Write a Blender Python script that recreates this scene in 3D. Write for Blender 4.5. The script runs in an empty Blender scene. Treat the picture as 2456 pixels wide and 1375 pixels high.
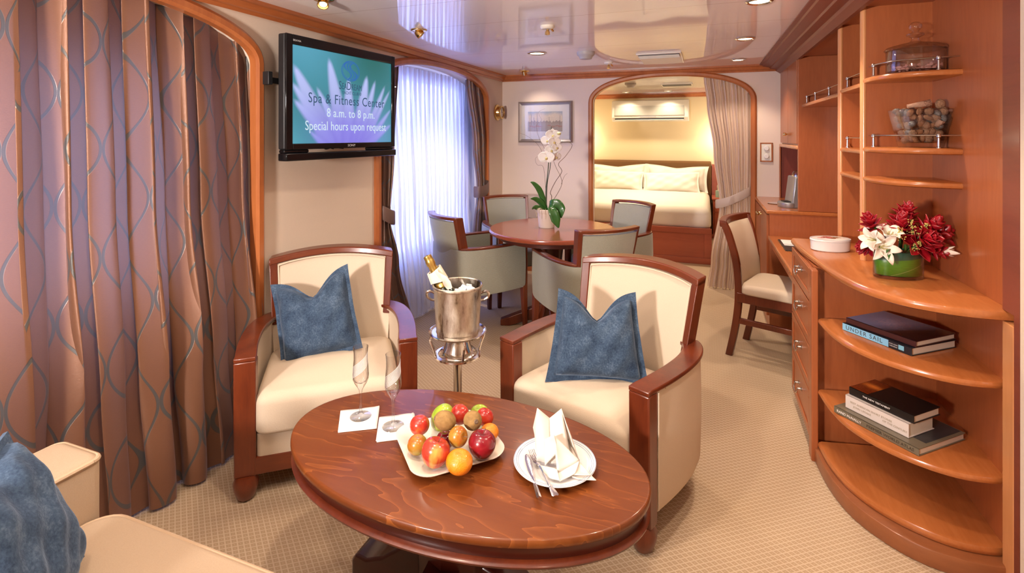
import bpy, math, random
import numpy as np
from mathutils import Vector, Matrix, Euler
PI = math.pi
C = bpy.context.scene.collection
sc = bpy.context.scene
random.seed(7)

# ---------------------------------------------------------------- camera, world, exposure, lights
cam_d = bpy.data.cameras.new('camera'); cam = bpy.data.objects.new('camera', cam_d); C.objects.link(cam)
cam.location = (0, 0, 1.45)
cam.rotation_euler = (PI/2, 0, math.atan(462/1227))
cam_d.sensor_width = 36; cam_d.lens = 36*1227/2456
cam_d.shift_y = -362.5/2456
cam_d.clip_start = 0.05
sc.camera = cam
sc.view_settings.view_transform = 'Standard'; sc.view_settings.look = 'None'
sc.view_settings.gamma = 1; sc.view_settings.use_curve_mapping = False
sc.view_settings.exposure = -0.38
sc.cycles.use_denoising = True
sc.cycles.max_bounces = 8; sc.cycles.diffuse_bounces = 4; sc.cycles.glossy_bounces = 4
sc.cycles.transmission_bounces = 8; sc.cycles.transparent_max_bounces = 10
sc.cycles.caustics_refractive = False; sc.cycles.caustics_reflective = False
sc.cycles.sample_clamp_indirect = 4.0
w = bpy.data.worlds.new('world'); sc.world = w; w.use_nodes = True
bg = w.node_tree.nodes['Background']
bg.inputs[0].default_value = (0.36, 0.44, 1.0, 1); bg.inputs[1].default_value = 11.0

WARM = (1.0, 0.81, 0.62); WARMER = (1.0, 0.82, 0.58)
def spot(name, loc, target, watts, size=120, blend=0.6, col=WARM, rad=0.04):
    d = bpy.data.lights.new(name, 'SPOT'); d.energy = watts; d.color = col
    d.spot_size = math.radians(size); d.spot_blend = blend; d.shadow_soft_size = rad
    o = bpy.data.objects.new(name, d); C.objects.link(o); o.location = loc
    o.rotation_euler = (Vector(target)-Vector(loc)).to_track_quat('-Z', 'Y').to_euler()
    return o
def point(name, loc, watts, col=WARM, rad=0.05):
    d = bpy.data.lights.new(name, 'POINT'); d.energy = watts; d.color = col; d.shadow_soft_size = rad
    o = bpy.data.objects.new(name, d); C.objects.link(o); o.location = loc; return o
def portal(name, loc, rot, sx, sy):
    d = bpy.data.lights.new(name, 'AREA'); d.shape = 'RECTANGLE'; d.size = sx; d.size_y = sy
    d.cycles.is_portal = True
    o = bpy.data.objects.new(name, d); C.objects.link(o); o.location = loc; o.rotation_euler = rot
    return o
# recessed lamps of the saloon ceiling (x, y, watts): the ones in view, others assumed along the rows, and unseen front fill added
DL = [(-1.235, 3.84, 75, 130), (0.253, 3.75, 50, 118), (0.265, 4.78, 31, 118), (0.25, 2.73, 56, 118), (0.25, 1.55, 50, 118),
      (-0.85, 0.25, 42, 150), (-0.72, 1.15, 62, 125), (0.25, 0.2, 12, 140), (-1.15, 2.2, 20, 150)]
for x, y, e, sz in DL:
    spot('downlight_lamp', (x, y, 2.075), (x, y, 0), e, sz, 0.45)
EYE = [(-1.697, 1.96, (-1.2, 1.2, 0.4), 24), (-1.647, 2.75, (-1.0, 1.9, 0.6), 4), (-1.695, 4.80, (-1.58, 5.2, 1.5), 12)]
for x, y, t, e in EYE:
    spot('eyeball_lamp', (x, y, 2.03), t, e, 80, 0.7)
# unseen fill light added behind the sofa to brighten the glossy ceiling
spot('ceiling_fill', (-1.3, -0.9, 1.45), (-1.0, 2.2, 2.35), 640, 125, 0.9, (1.0, 0.90, 0.84), 0.12)
# bedroom lamps: the two downlights, and a fill spot added without a fitting
for x, y, e in ((-1.104, 7.80, 34), (-0.499, 7.80, 34), (-0.8, 6.6, 150)):
    spot('bedroom_lamp', (x, y, 2.075), (x, y, 0), e, 125, 0.6, WARMER)
point('bedside_lamp_light', (0.22, 7.93, 1.42), 16, WARMER, 0.05)
point('bedside_lamp_light', (-1.86, 7.93, 1.42), 16, WARMER, 0.05)
portal('window_portal', (-2.36, 1.165, 1.27), (0, -PI/2, 0), 1.0, 0.9)
portal('window_portal', (-2.36, 3.84, 1.3), (0, -PI/2, 0), 1.3, 1.6)

# ---------------------------------------------------------------- helpers
class MB:
    def __init__(s): s.v = []; s.f = []; s.m = []; s.uv = None; s.mi = 0; s.M = None
    def add(s, vs, fs):
        b = len(s.v)
        if s.M is not None: vs = [tuple(s.M @ Vector(p)) for p in vs]
        s.v += [tuple(p) for p in vs]
        for f in fs: s.f.append(tuple(i+b for i in f)); s.m.append(s.mi)
        return s
    def box(s, x0, x1, y0, y1, z0, z1):
        vs = [(x, y, z) for z in (z0, z1) for y in (y0, y1) for x in (x0, x1)]
        return s.add(vs, [(0,2,3,1),(4,5,7,6),(0,1,5,4),(2,6,7,3),(0,4,6,2),(1,3,7,5)])
    def loft(s, rings, caps=True, closed=True, loop=False):
        n = len(rings[0]); vs = [p for r in rings for p in r]; fs = []
        R = len(rings)
        for i in range(R if loop else R-1):
            a = i*n; b = ((i+1) % R)*n
            for j in range(n if closed else n-1):
                k = (j+1) % n
                fs.append((a+j, a+k, b+k, b+j))
        if caps and not loop:
            fs.append(tuple(range(n-1, -1, -1))); fs.append(tuple((R-1)*n+j for j in range(n)))
        return s.add(vs, fs)
    def lathe(s, prof, cx=0, cy=0, n=32, sx=1, sy=1, caps=True):
        rings = [[(cx+r*sx*math.cos(2*PI*k/n), cy+r*sy*math.sin(2*PI*k/n), z) for k in range(n)] for r, z in prof]
        return s.loft(rings, caps)
    def prism(s, poly, z0, z1):
        return s.loft([[(x, y, z0) for x, y in poly], [(x, y, z1) for x, y in poly]])
    def tube(s, path, r, n=8, caps=True):
        path = [Vector(p) for p in path]; rings = []
        up = Vector((0, 0, 1)); prev = None
        for i, p in enumerate(path):
            t = (path[min(i+1, len(path)-1)]-path[max(i-1, 0)]).normalized()
            if prev is None:
                a = t.cross(up)
                if a.length < 1e-3: a = t.cross(Vector((1, 0, 0)))
            else: a = prev-t*prev.dot(t)
            a.normalize(); prev = a; b = t.cross(a)
            rr = r[i] if isinstance(r, (list, tuple)) else r
            rings.append([tuple(p+a*rr*math.cos(2*PI*k/n)+b*rr*math.sin(2*PI*k/n)) for k in range(n)])
        return s.loft(rings, caps)
    def grid(s, fn, nu, nv):
        vs = [fn(i/nu, j/nv) for j in range(nv+1) for i in range(nu+1)]
        fs = [(j*(nu+1)+i, j*(nu+1)+i+1, (j+1)*(nu+1)+i+1, (j+1)*(nu+1)+i) for j in range(nv) for i in range(nu)]
        return s.add(vs, fs)
    def ball(s, c, r, nu=20, nv=12, fn=None):
        rx, ry, rz = r if isinstance(r, (list, tuple)) else (r, r, r)
        rings = []
        for j in range(nv+1):
            ph = -PI/2+PI*(0.02+0.96*j/nv) if 0 < j < nv else (-PI/2+0.03 if j == 0 else PI/2-0.03)
            ring = []
            for k in range(nu):
                t = 2*PI*k/nu
                x, y, z = math.cos(ph)*math.cos(t), math.cos(ph)*math.sin(t), math.sin(ph)
                if fn: x, y, z = fn(x, y, z)
                ring.append((c[0]+rx*x, c[1]+ry*y, c[2]+rz*z))
            rings.append(ring)
        return s.loft(rings)
    def build(s, name, mat, parent=None, smooth=True, bevel=0, seg=2, sub=0, label=None, kind=None, solid=0, loc=None, angle=35):
        me = bpy.data.meshes.new(name); me.from_pydata(s.v, [], s.f); me.update()
        import bmesh
        if s.uv is None:
            bm = bmesh.new(); bm.from_mesh(me)
            bmesh.ops.recalc_face_normals(bm, faces=bm.faces); bm.to_mesh(me); bm.free()
        else:
            ul = me.uv_layers.new(name='UVMap')
            for lp in me.loops: ul.data[lp.index].uv = s.uv[lp.vertex_index]
        mats = mat if isinstance(mat, (list, tuple)) else [mat]
        for m in mats: me.materials.append(m)
        if len(mats) > 1:
            for p, k in zip(me.polygons, s.m): p.material_index = k
        if smooth:
            me.shade_smooth()
            me.set_sharp_from_angle(angle=math.radians(angle))
        o = bpy.data.objects.new(name, me); C.objects.link(o)
        if parent is not None: o.parent = parent
        if loc is not None: o.location = loc
        if solid:
            m = o.modifiers.new('solid', 'SOLIDIFY'); m.thickness = solid; m.offset = 0
        if sub:
            m = o.modifiers.new('sub', 'SUBSURF'); m.levels = sub; m.render_levels = sub
        if bevel:
            m = o.modifiers.new('bevel', 'BEVEL'); m.width = bevel; m.segments = seg; m.limit_method = 'ANGLE'
            m.angle_limit = math.radians(40); m.harden_normals = False
        if label: o['label'] = label
        if kind: o['kind'] = kind
        return o
def tag(o, label, cat, group=None, kind=None):
    o['label'] = label; o['category'] = cat
    if group: o['group'] = group
    if kind: o['kind'] = kind
    return o
def thing(name, label, cat, loc=(0, 0, 0), rz=0, group=None, rot=None):
    o = bpy.data.objects.new(name, None); C.objects.link(o); o.location = loc; o.empty_display_size = 0.05
    o.rotation_euler = rot if rot is not None else (0, 0, rz)
    return tag(o, label, cat, group)
def struct(name, mb, mat, **k):
    return mb.build(name, mat, kind='structure', **k)
def copy_tree(o, parent=None):
    c = o.copy(); C.objects.link(c); c.parent = parent
    for ch in list(o.children): copy_tree(ch, c)
    return c
def interp(keys, t):
    if t <= keys[0][0]: return keys[0][1:]
    for a, b in zip(keys, keys[1:]):
        if t <= b[0]:
            q = (t-a[0])/(b[0]-a[0]); q = q*q*(3-2*q)
            return tuple(x+(y-x)*q for x, y in zip(a[1:], b[1:]))
    return keys[-1][1:]
def smoothpts(pts, n=8):
    P = [Vector(p) for p in pts]; out = []
    for i in range(len(P)-1):
        p0, p1, p2, p3 = P[max(i-1, 0)], P[i], P[i+1], P[min(i+2, len(P)-1)]
        for k in range(n):
            t = k/n
            out.append(0.5*((2*p1)+(p2-p0)*t+(2*p0-5*p1+4*p2-p3)*t*t+(3*p1-p0-3*p2+p3)*t**3))
    out.append(P[-1]); return [tuple(p) for p in out]
def text_geo(s, size, extrude=0.0004, align='CENTER', sx=1.0, space=1.0):
    cu = bpy.data.curves.new('t', 'FONT'); cu.body = s; cu.size = size; cu.extrude = extrude
    cu.align_x = align; cu.align_y = 'CENTER'; cu.resolution_u = 3; cu.space_character = space
    o = bpy.data.objects.new('t', cu); C.objects.link(o)
    bpy.context.view_layer.update()
    dg = bpy.context.evaluated_depsgraph_get(); me = o.evaluated_get(dg).to_mesh()
    vs = [(v.co.x*sx, v.co.y, v.co.z) for v in me.vertices]; fs = [tuple(p.vertices) for p in me.polygons]
    o.evaluated_get(dg).to_mesh_clear(); bpy.data.objects.remove(o); bpy.data.curves.remove(cu)
    return vs, fs
def put_text(mb, s, size, origin, right, up, **k):
    r = Vector(right).normalized(); u = Vector(up).normalized(); n = r.cross(u)
    vs, fs = text_geo(s, size, **k); o = Vector(origin)
    mb.add([tuple(o+r*x+u*y+n*z) for x, y, z in vs], fs)

# ---------------------------------------------------------------- materials
def mat_new(name):
    m = bpy.data.materials.new(name); m.use_nodes = True
    nt = m.node_tree; return m, nt, nt.nodes['Principled BSDF'], nt.nodes['Material Output']
def N(nt, t, **k):
    n = nt.nodes.new(t)
    for a, b in k.items():
        if a.startswith('i'): n.inputs[int(a[1:])].default_value = b
        else: setattr(n, a, b)
    return n
def MA(nt, op, a, b=None, c=None):
    n = nt.nodes.new('ShaderNodeMath'); n.operation = op
    for i, x in enumerate((a, b, c)):
        if x is None: continue
        if isinstance(x, (int, float)): n.inputs[i].default_value = x
        else: nt.links.new(x, n.inputs[i])
    return n.outputs[0]
def MIXC(nt, f, a, b):
    n = nt.nodes.new('ShaderNodeMix'); n.data_type = 'RGBA'
    for i, x in ((0, f), (6, a), (7, b)):
        if isinstance(x, (int, float)): n.inputs[i].default_value = x
        elif isinstance(x, tuple): n.inputs[i].default_value = (*x[:3], 1)
        else: nt.links.new(x, n.inputs[i])
    return n.outputs[2]
def coords(nt, scale=(1, 1, 1), kind='Object', rot=(0, 0, 0)):
    t = nt.nodes.new('ShaderNodeTexCoord'); mp = nt.nodes.new('ShaderNodeMapping')
    mp.inputs[3].default_value = scale; mp.inputs[2].default_value = rot
    nt.links.new(t.outputs[kind], mp.inputs[0]); return mp.outputs[0]
def noise(nt, vec, scale, detail=3, rough=0.5, dist=0):
    n = nt.nodes.new('ShaderNodeTexNoise'); nt.links.new(vec, n.inputs['Vector'])
    n.inputs['Scale'].default_value = scale; n.inputs['Detail'].default_value = detail
    n.inputs['Roughness'].default_value = rough; n.inputs['Distortion'].default_value = dist
    return n.outputs[0]
def ramp(nt, fac, stops):
    n = nt.nodes.new('ShaderNodeValToRGB'); nt.links.new(fac, n.inputs[0])
    e = n.color_ramp.elements
    while len(e) < len(stops): e.new(0.5)
    for k, (p, c) in enumerate(stops):
        e[k].position = p; e[k].color = (*c, 1) if len(c) == 3 else c
    return n.outputs[0]
def bump(nt, b, h, strength=0.3, dist=0.01):
    n = nt.nodes.new('ShaderNodeBump'); n.inputs['Strength'].default_value = strength
    n.inputs['Distance'].default_value = dist
    nt.links.new(h, n.inputs['Height']); nt.links.new(n.outputs[0], b.inputs['Normal'])
def plain(name, col, rough=0.5, metal=0, coat=0, emit=None, es=0, var=0.0, vs=30, spec=0.5):
    m, nt, b, o = mat_new(name)
    b.inputs['Base Color'].default_value = (*col, 1); b.inputs['Roughness'].default_value = rough
    b.inputs['Metallic'].default_value = metal; b.inputs['Coat Weight'].default_value = coat
    b.inputs['Coat Roughness'].default_value = 0.06; b.inputs['Specular IOR Level'].default_value = spec
    if emit: b.inputs['Emission Color'].default_value = (*emit, 1); b.inputs['Emission Strength'].default_value = es
    if var:
        f = noise(nt, coords(nt), vs)
        nt.links.new(MIXC(nt, f, tuple(c*(1-var) for c in col), tuple(min(1, c*(1+var)) for c in col)), b.inputs['Base Color'])
    return m
def wood(name, c1, c2, axis='Z', scale=6, rough=0.35, coat=0.25, fine=0.25):
    m, nt, b, o = mat_new(name)
    sc_ = {'X': (0.12, 1, 1), 'Y': (1, 0.12, 1), 'Z': (1, 1, 0.12)}[axis]
    v = coords(nt, sc_)
    a = noise(nt, v, scale, 4, 0.6, 0.6)
    g = noise(nt, v, scale*14, 3, 0.6)
    f = MA(nt, 'ADD', MA(nt, 'MULTIPLY', a, 1-fine), MA(nt, 'MULTIPLY', g, fine))
    nt.links.new(ramp(nt, f, [(0.33, c2), (0.62, c1)]), b.inputs['Base Color'])
    b.inputs['Roughness'].default_value = rough; b.inputs['Coat Weight'].default_value = coat
    b.inputs['Coat Roughness'].default_value = 0.12
    return m
def fabric(name, col, var=0.12, scale=260, bumps=0.25, rough=0.9, sheen=0.0, big=0.05, aniso=(1, 1, 1)):
    m, nt, b, o = mat_new(name)
    v = coords(nt, aniso); f = noise(nt, v, scale, 2, 0.6); g = noise(nt, v, 3, 2)
    f2 = MA(nt, 'ADD', MA(nt, 'MULTIPLY', f, 1-big), MA(nt, 'MULTIPLY', g, big))
    nt.links.new(MIXC(nt, f2, tuple(c*(1-var) for c in col), tuple(min(1, c*(1+var)) for c in col)), b.inputs['Base Color'])
    b.inputs['Roughness'].default_value = rough; b.inputs['Specular IOR Level'].default_value = 0.2
    b.inputs['Sheen Weight'].default_value = sheen
    bump(nt, b, f, bumps, 0.002)
    return m
def glass(name, col=(1, 1, 1), rough=0.0, ior=1.5):
    m, nt, b, o = mat_new(name)
    b.inputs['Base Color'].default_value = (*col, 1); b.inputs['Transmission Weight'].default_value = 1
    b.inputs['Roughness'].default_value = rough; b.inputs['IOR'].default_value = ior
    return m
def vcol(name, rough=0.4, emit=0.0, coat=0):
    m, nt, b, o = mat_new(name); a = nt.nodes.new('ShaderNodeVertexColor'); a.layer_name = 'Col'
    b.inputs['Roughness'].default_value = rough; b.inputs['Coat Weight'].default_value = coat
    if emit:
        b.inputs['Base Color'].default_value = (0, 0, 0, 1)
        nt.links.new(a.outputs[0], b.inputs['Emission Color']); b.inputs['Emission Strength'].default_value = emit
    else: nt.links.new(a.outputs[0], b.inputs['Base Color'])
    return m
def picture_mesh(name, mat, parent, nu, nv, pos, colfn, label=None):
    """a fine grid with its own printed picture: colfn(U, V) -> (n, 3) linear colours"""
    mb = MB(); mb.grid(pos, nu, nv); mb.uv = [(0, 0)]*len(mb.v)
    o = mb.build(name, mat, parent, smooth=False, label=label)
    me = o.data; ca = me.color_attributes.new('Col', 'FLOAT_COLOR', 'POINT')
    V, U = np.meshgrid(np.linspace(0, 1, nv+1), np.linspace(0, 1, nu+1), indexing='ij')
    col = colfn(U, V); a = np.ones((nu+1)*(nv+1)*4, dtype=np.float32).reshape(-1, 4); a[:, :3] = col.reshape(-1, 3)
    ca.data.foreach_set('color', a.ravel()); return o
def lin(r, g, b):
    f = lambda c: (c/255/12.92) if c/255 <= 0.04045 else ((c/255+0.055)/1.055)**2.4
    return (f(r), f(g), f(b))

M_wall = fabric('wallpaper_cream', (0.72, 0.60, 0.48), 0.05, 90, 0.15, 0.75, big=0.3, aniso=(1, 1, 5))
M_wallb = fabric('wallpaper_back', (0.74, 0.62, 0.54), 0.05, 90, 0.2, 0.75, big=0.3, aniso=(1, 1, 5))
M_wallbed = fabric('wallpaper_bedroom', (0.82, 0.68, 0.44), 0.05, 90, 0.15, 0.75, big=0.3, aniso=(1, 1, 5))
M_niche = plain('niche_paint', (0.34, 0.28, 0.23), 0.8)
M_cherry = wood('cherry_frame', (0.15, 0.028, 0.008), (0.075, 0.011, 0.004), 'Z', 8, 0.3, 0.25)
M_cherryx = wood('cherry_rail', (0.15, 0.030, 0.008), (0.08, 0.012, 0.004), 'X', 8, 0.3, 0.25)
M_trim = wood('arch_trim_wood', (0.46, 0.15, 0.045), (0.33, 0.09, 0.025), 'Z', 6, 0.3, 0.3)
M_trimy = wood('cornice_wood', (0.46, 0.15, 0.045), (0.33, 0.09, 0.025), 'Y', 6, 0.3, 0.3)
M_cab = wood('beech_cabinet', (0.38, 0.108, 0.034), (0.31, 0.082, 0.025), 'Z', 5, 0.36, 0.2, 0.5)
M_cabh = wood('beech_shelf', (0.47, 0.155, 0.045), (0.38, 0.115, 0.03), 'Y', 5, 0.25, 0.4, 0.4)
M_edge = wood('beech_light_edge', (0.66, 0.30, 0.12), (0.56, 0.23, 0.09), 'Z', 5, 0.25, 0.4)
M_cabd = wood('cornice_dark_wood', (0.22, 0.052, 0.026), (0.16, 0.036, 0.018), 'Y', 5, 0.5, 0.08)
M_plinth = wood('plinth_wood', (0.30, 0.10, 0.035), (0.22, 0.07, 0.025), 'X', 5, 0.4, 0.2)
M_bedwood = wood('bed_panel_wood', (0.42, 0.10, 0.05), (0.33, 0.07, 0.035), 'X', 5, 0.35, 0.3)
M_cream = fabric('armchair_cream', (0.64, 0.52, 0.395), 0.07, 330, 0.3, 0.95)
M_pipe = fabric('armchair_piping', (0.70, 0.58, 0.44), 0.05, 300, 0.2, 0.9)
M_sofa = fabric('sofa_tan', (0.46, 0.34, 0.235), 0.08, 330, 0.3, 0.95)
M_grey = None
M_white = plain('white_china', (0.85, 0.82, 0.80), 0.15, coat=0.6)
M_blueline = plain('blue_line', (0.30, 0.38, 0.55), 0.2)
M_linen = fabric('white_linen', (0.86, 0.84, 0.80), 0.03, 400, 0.15, 0.85)
M_bedlinen = fabric('bed_linen', (0.88, 0.80, 0.68), 0.02, 120, 0.2, 0.85)
M_chrome = plain('chrome', (0.75, 0.74, 0.72), 0.12, 1)
M_nickel = plain('nickel', (0.62, 0.60, 0.58), 0.2, 1)
M_brass = plain('brass', (0.80, 0.56, 0.22), 0.18, 1)
M_black = plain('black_gloss', (0.006, 0.006, 0.007), 0.12, spec=0.35)
M_blackm = plain('black_matte', (0.012, 0.012, 0.013), 0.45)
def thinglass(name, ior=1.6, tint=(0.985, 0.985, 0.99)):
    m, nt, b, o = mat_new(name)
    g = nt.nodes.new('ShaderNodeBsdfGlossy'); g.inputs[1].default_value = 0.02
    t = nt.nodes.new('ShaderNodeBsdfTransparent'); 
    lw = nt.nodes.new('ShaderNodeLayerWeight'); lw.inputs[0].default_value = 0.5
    f = nt.nodes.new('ShaderNodeMath'); f.operation = 'MULTIPLY_ADD'; f.inputs[1].default_value = 0.75; f.inputs[2].default_value = (ior-1)*0.09
    nt.links.new(MA(nt, 'POWER', lw.outputs[1], 2.5), f.inputs[0])
    nt.links.new(MIXC(nt, MA(nt, 'POWER', lw.outputs[1], 3.5), tint, tuple(c*0.45 for c in tint)), t.inputs[0])
    x = nt.nodes.new('ShaderNodeMixShader')
    nt.links.new(f.outputs[0], x.inputs[0]); nt.links.new(t.outputs[0], x.inputs[1]); nt.links.new(g.outputs[0], x.inputs[2]); nt.links.new(x.outputs[0], o.inputs[0]); return m
M_glass = thinglass('clear_glass', 1.75); M_glasst = thinglass('clear_glass_thick', 1.45, (0.98, 0.985, 0.985))
M_plastic = plain('white_plastic', (0.78, 0.74, 0.66), 0.35)
M_grille = plain('grille_dark', (0.12, 0.11, 0.10), 0.6)
M_bulb = plain('bulb_glow', (1, 0.9, 0.7), 0.4, emit=(1.0, 0.85, 0.6), es=3)
M_lampglow = plain('lamp_glow', (1, 0.9, 0.7), 0.4, emit=(1.0, 0.85, 0.6), es=14)
M_paper = fabric('page_paper', (0.72, 0.66, 0.55), 0.08, 500, 0.2, 0.9, aniso=(1, 1, 30))
M_green = plain('leaf_green', (0.03, 0.12, 0.02), 0.3, coat=0.3, var=0.35, vs=14)
M_soil = plain('soil', (0.10, 0.06, 0.035), 0.9, var=0.4, vs=80)
M_twig = plain('twig_bark', (0.14, 0.085, 0.05), 0.7, var=0.3, vs=60)

# table veneer with rotary-cut figure
def veneer(name, axis_scale):
    m, nt, b, o = mat_new(name)
    v = coords(nt, axis_scale)
    a = noise(nt, v, 1.5, 4, 0.55, 0.35)
    fr = MA(nt, 'FRACT', MA(nt, 'MULTIPLY', a, 14.0))
    g = noise(nt, coords(nt, (1.2, 40, 1)), 8, 3, 0.6)
    wash = noise(nt, coords(nt, (1, 2, 1)), 2.2, 2, 0.5)
    edge = ramp(nt, fr, [(0.0, (1, 1, 1)), (0.03, (0.5, 0.5, 0.5)), (0.22, (0.12, 0.12, 0.12)), (1.0, (0, 0, 0))])
    base = MIXC(nt, wash, (0.09, 0.018, 0.0035), (0.215, 0.058, 0.010))
    base = MIXC(nt, MA(nt, 'MULTIPLY', g, 0.45), base, (0.09, 0.014, 0.004))
    col = MIXC(nt, MA(nt, 'MULTIPLY', edge, 0.48), base, (0.44, 0.14, 0.03))
    nt.links.new(col, b.inputs['Base Color'])
    b.inputs['Roughness'].default_value = 0.4; b.inputs['Specular IOR Level'].default_value = 0.3; b.inputs['Coat Weight'].default_value = 0.35
    b.inputs['Coat Roughness'].default_value = 0.10
    return m
M_veneer = veneer('table_veneer', (0.62, 3.8, 1))
M_veneer2 = wood('dining_top_veneer', (0.27, 0.058, 0.025), (0.20, 0.04, 0.018), 'X', 6, 0.25, 0.7)
M_darkwood = wood('table_apron_wood', (0.07, 0.009, 0.004), (0.04, 0.005, 0.002), 'X', 6, 0.3, 0.3)

# carpet: diamond lattice of light lines with a light dot in each cell
def carpet():
    m, nt, b, o = mat_new('carpet_diamond')
    t = nt.nodes.new('ShaderNodeTexCoord'); s = nt.nodes.new('ShaderNodeSeparateXYZ'); nt.links.new(t.outputs['Object'], s.inputs[0])
    x, y = s.outputs[0], s.outputs[1]; p = 0.0185; an = math.radians(36)
    u = MA(nt, 'ADD', MA(nt, 'MULTIPLY', x, -math.sin(an)/p), MA(nt, 'MULTIPLY', y, math.cos(an)/p))
    v = MA(nt, 'ADD', MA(nt, 'MULTIPLY', x, math.sin(an)/p), MA(nt, 'MULTIPLY', y, math.cos(an)/p))
    du = MA(nt, 'PINGPONG', u, 0.5); dv = MA(nt, 'PINGPONG', v, 0.5)
    line = MA(nt, 'SUBTRACT', 1.0, MA(nt, 'MULTIPLY', MA(nt, 'MINIMUM', du, dv), 5.0))
    line = nt.nodes.new('ShaderNodeClamp'); nt.links.new(MA(nt, 'SUBTRACT', 1.0, MA(nt, 'MULTIPLY', MA(nt, 'MINIMUM', du, dv), 5.5)), line.inputs[0]); line = line.outputs[0]
    dot = nt.nodes.new('ShaderNodeClamp'); nt.links.new(MA(nt, 'SUBTRACT', 1.0, MA(nt, 'MULTIPLY', MA(nt, 'MAXIMUM', MA(nt, 'SUBTRACT', 0.5, du), MA(nt, 'SUBTRACT', 0.5, dv)), 7.0)), dot.inputs[0]); dot = dot.outputs[0]
    f = MA(nt, 'MAXIMUM', line, MA(nt, 'MULTIPLY', dot, 0.7))
    n_ = noise(nt, coords(nt), 300, 2); big = noise(nt, coords(nt), 1.2, 2)
    col = MIXC(nt, f, (0.44, 0.31, 0.195), (0.67, 0.53, 0.39))
    col = MIXC(nt, MA(nt, 'MULTIPLY', n_, 0.3), col, (0.48, 0.35, 0.23))
    nt.links.new(col, b.inputs['Base Color']); b.inputs['Roughness'].default_value = 1.0; b.inputs['Specular IOR Level'].default_value = 0.1
    bump(nt, b, MA(nt, 'ADD', MA(nt, 'MULTIPLY', f, -0.5), n_), 0.4, 0.004)
    return m
M_carpet = carpet()
# glossy planked ceiling, joints every half metre along Y
def ceiling_mat():
    m, nt, b, o = mat_new('ceiling_gloss_planks')
    t = nt.nodes.new('ShaderNodeTexCoord'); s = nt.nodes.new('ShaderNodeSeparateXYZ'); nt.links.new(t.outputs['Object'], s.inputs[0])
    d = MA(nt, 'PINGPONG', MA(nt, 'SUBTRACT', s.outputs[1], 0.22), 0.25)
    j = MA(nt, 'LESS_THAN', d, 0.0022)
    nt.links.new(MIXC(nt, j, (0.90, 0.85, 0.83), (0.5, 0.38, 0.32)), b.inputs['Base Color'])
    b.inputs['Roughness'].default_value = 0.5; b.inputs['Coat Weight'].default_value = 1.0
    b.inputs['Coat Roughness'].default_value = 0.04; b.inputs['Coat IOR'].default_value = 1.45
    w_ = noise(nt, coords(nt, (1, 0.5, 1)), 5, 1)
    bump(nt, b, MA(nt, 'ADD', MA(nt, 'MULTIPLY', w_, 1.0), MA(nt, 'MULTIPLY', j, -0.3)), 0.12, 0.01)
    return m
M_ceil = ceiling_mat()

def ogee_curtain(name, c1, c2, line_c, P=0.11, A=0.05, L=0.40, wd=0.006, trans=0.35, metal=0.3):
    m, nt, b, o = mat_new(name)
    t = nt.nodes.new('ShaderNodeTexCoord'); s = nt.nodes.new('ShaderNodeSeparateXYZ'); nt.links.new(t.outputs['UV'], s.inputs[0])
    u, v = s.outputs[0], s.outputs[1]
    cs = MA(nt, 'MULTIPLY', MA(nt, 'COSINE', MA(nt, 'MULTIPLY', v, 2*PI/L)), A)
    e = MA(nt, 'PINGPONG', MA(nt, 'SUBTRACT', u, cs), P)
    od = MA(nt, 'PINGPONG', MA(nt, 'ADD', MA(nt, 'SUBTRACT', u, P), cs), P)
    d = MA(nt, 'MINIMUM', e, od)
    ln = nt.nodes.new('ShaderNodeClamp'); nt.links.new(MA(nt, 'MULTIPLY', MA(nt, 'SUBTRACT', wd, d), 600), ln.inputs[0]); ln = ln.outputs[0]
    mp = nt.nodes.new('ShaderNodeMapping'); mp.inputs[3].default_value = (1, 12, 1); nt.links.new(t.outputs['UV'], mp.inputs[0])
    n_ = noise(nt, mp.outputs[0], 90, 3, 0.6)
    col = MIXC(nt, ln, MIXC(nt, n_, c1, c2), line_c)
    nt.links.new(col, b.inputs['Base Color'])
    b.inputs['Roughness'].default_value = 0.36; b.inputs['Metallic'].default_value = metal; b.inputs['Sheen Weight'].default_value = 0.25
    b.inputs['Sheen Tint'].default_value = (0.8, 0.75, 1, 1)
    b.inputs['Specular IOR Level'].default_value = 0.7
    bump(nt, b, MA(nt, 'ADD', MA(nt, 'MULTIPLY', ln, -1.0), MA(nt, 'MULTIPLY', n_, 0.6)), 0.35, 0.003)
    tr = nt.nodes.new('ShaderNodeBsdfTranslucent')
    nt.links.new(MIXC(nt, 0.7, col, (0.95, 0.74, 0.52)), tr.inputs[0])
    mx = nt.nodes.new('ShaderNodeMixShader'); mx.inputs[0].default_value = trans
    nt.links.new(b.outputs[0], mx.inputs[1]); nt.links.new(tr.outputs[0], mx.inputs[2]); nt.links.new(mx.outputs[0], o.inputs[0])
    return m
M_curtain = ogee_curtain('brown_ogee_satin', (0.17, 0.066, 0.028), (0.27, 0.12, 0.060), (0.085, 0.082, 0.075), P=0.085, A=0.038, wd=0.0056, trans=0.13)
M_curtaind = ogee_curtain('brown_ogee_satin_side', (0.16, 0.085, 0.055), (0.22, 0.12, 0.08), (0.13, 0.14, 0.15), trans=0.08)
M_curtbed = ogee_curtain('taupe_silk', (0.66, 0.50, 0.39), (0.76, 0.60, 0.48), (0.64, 0.50, 0.41), metal=0.0, wd=0.002, trans=0.15)
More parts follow.
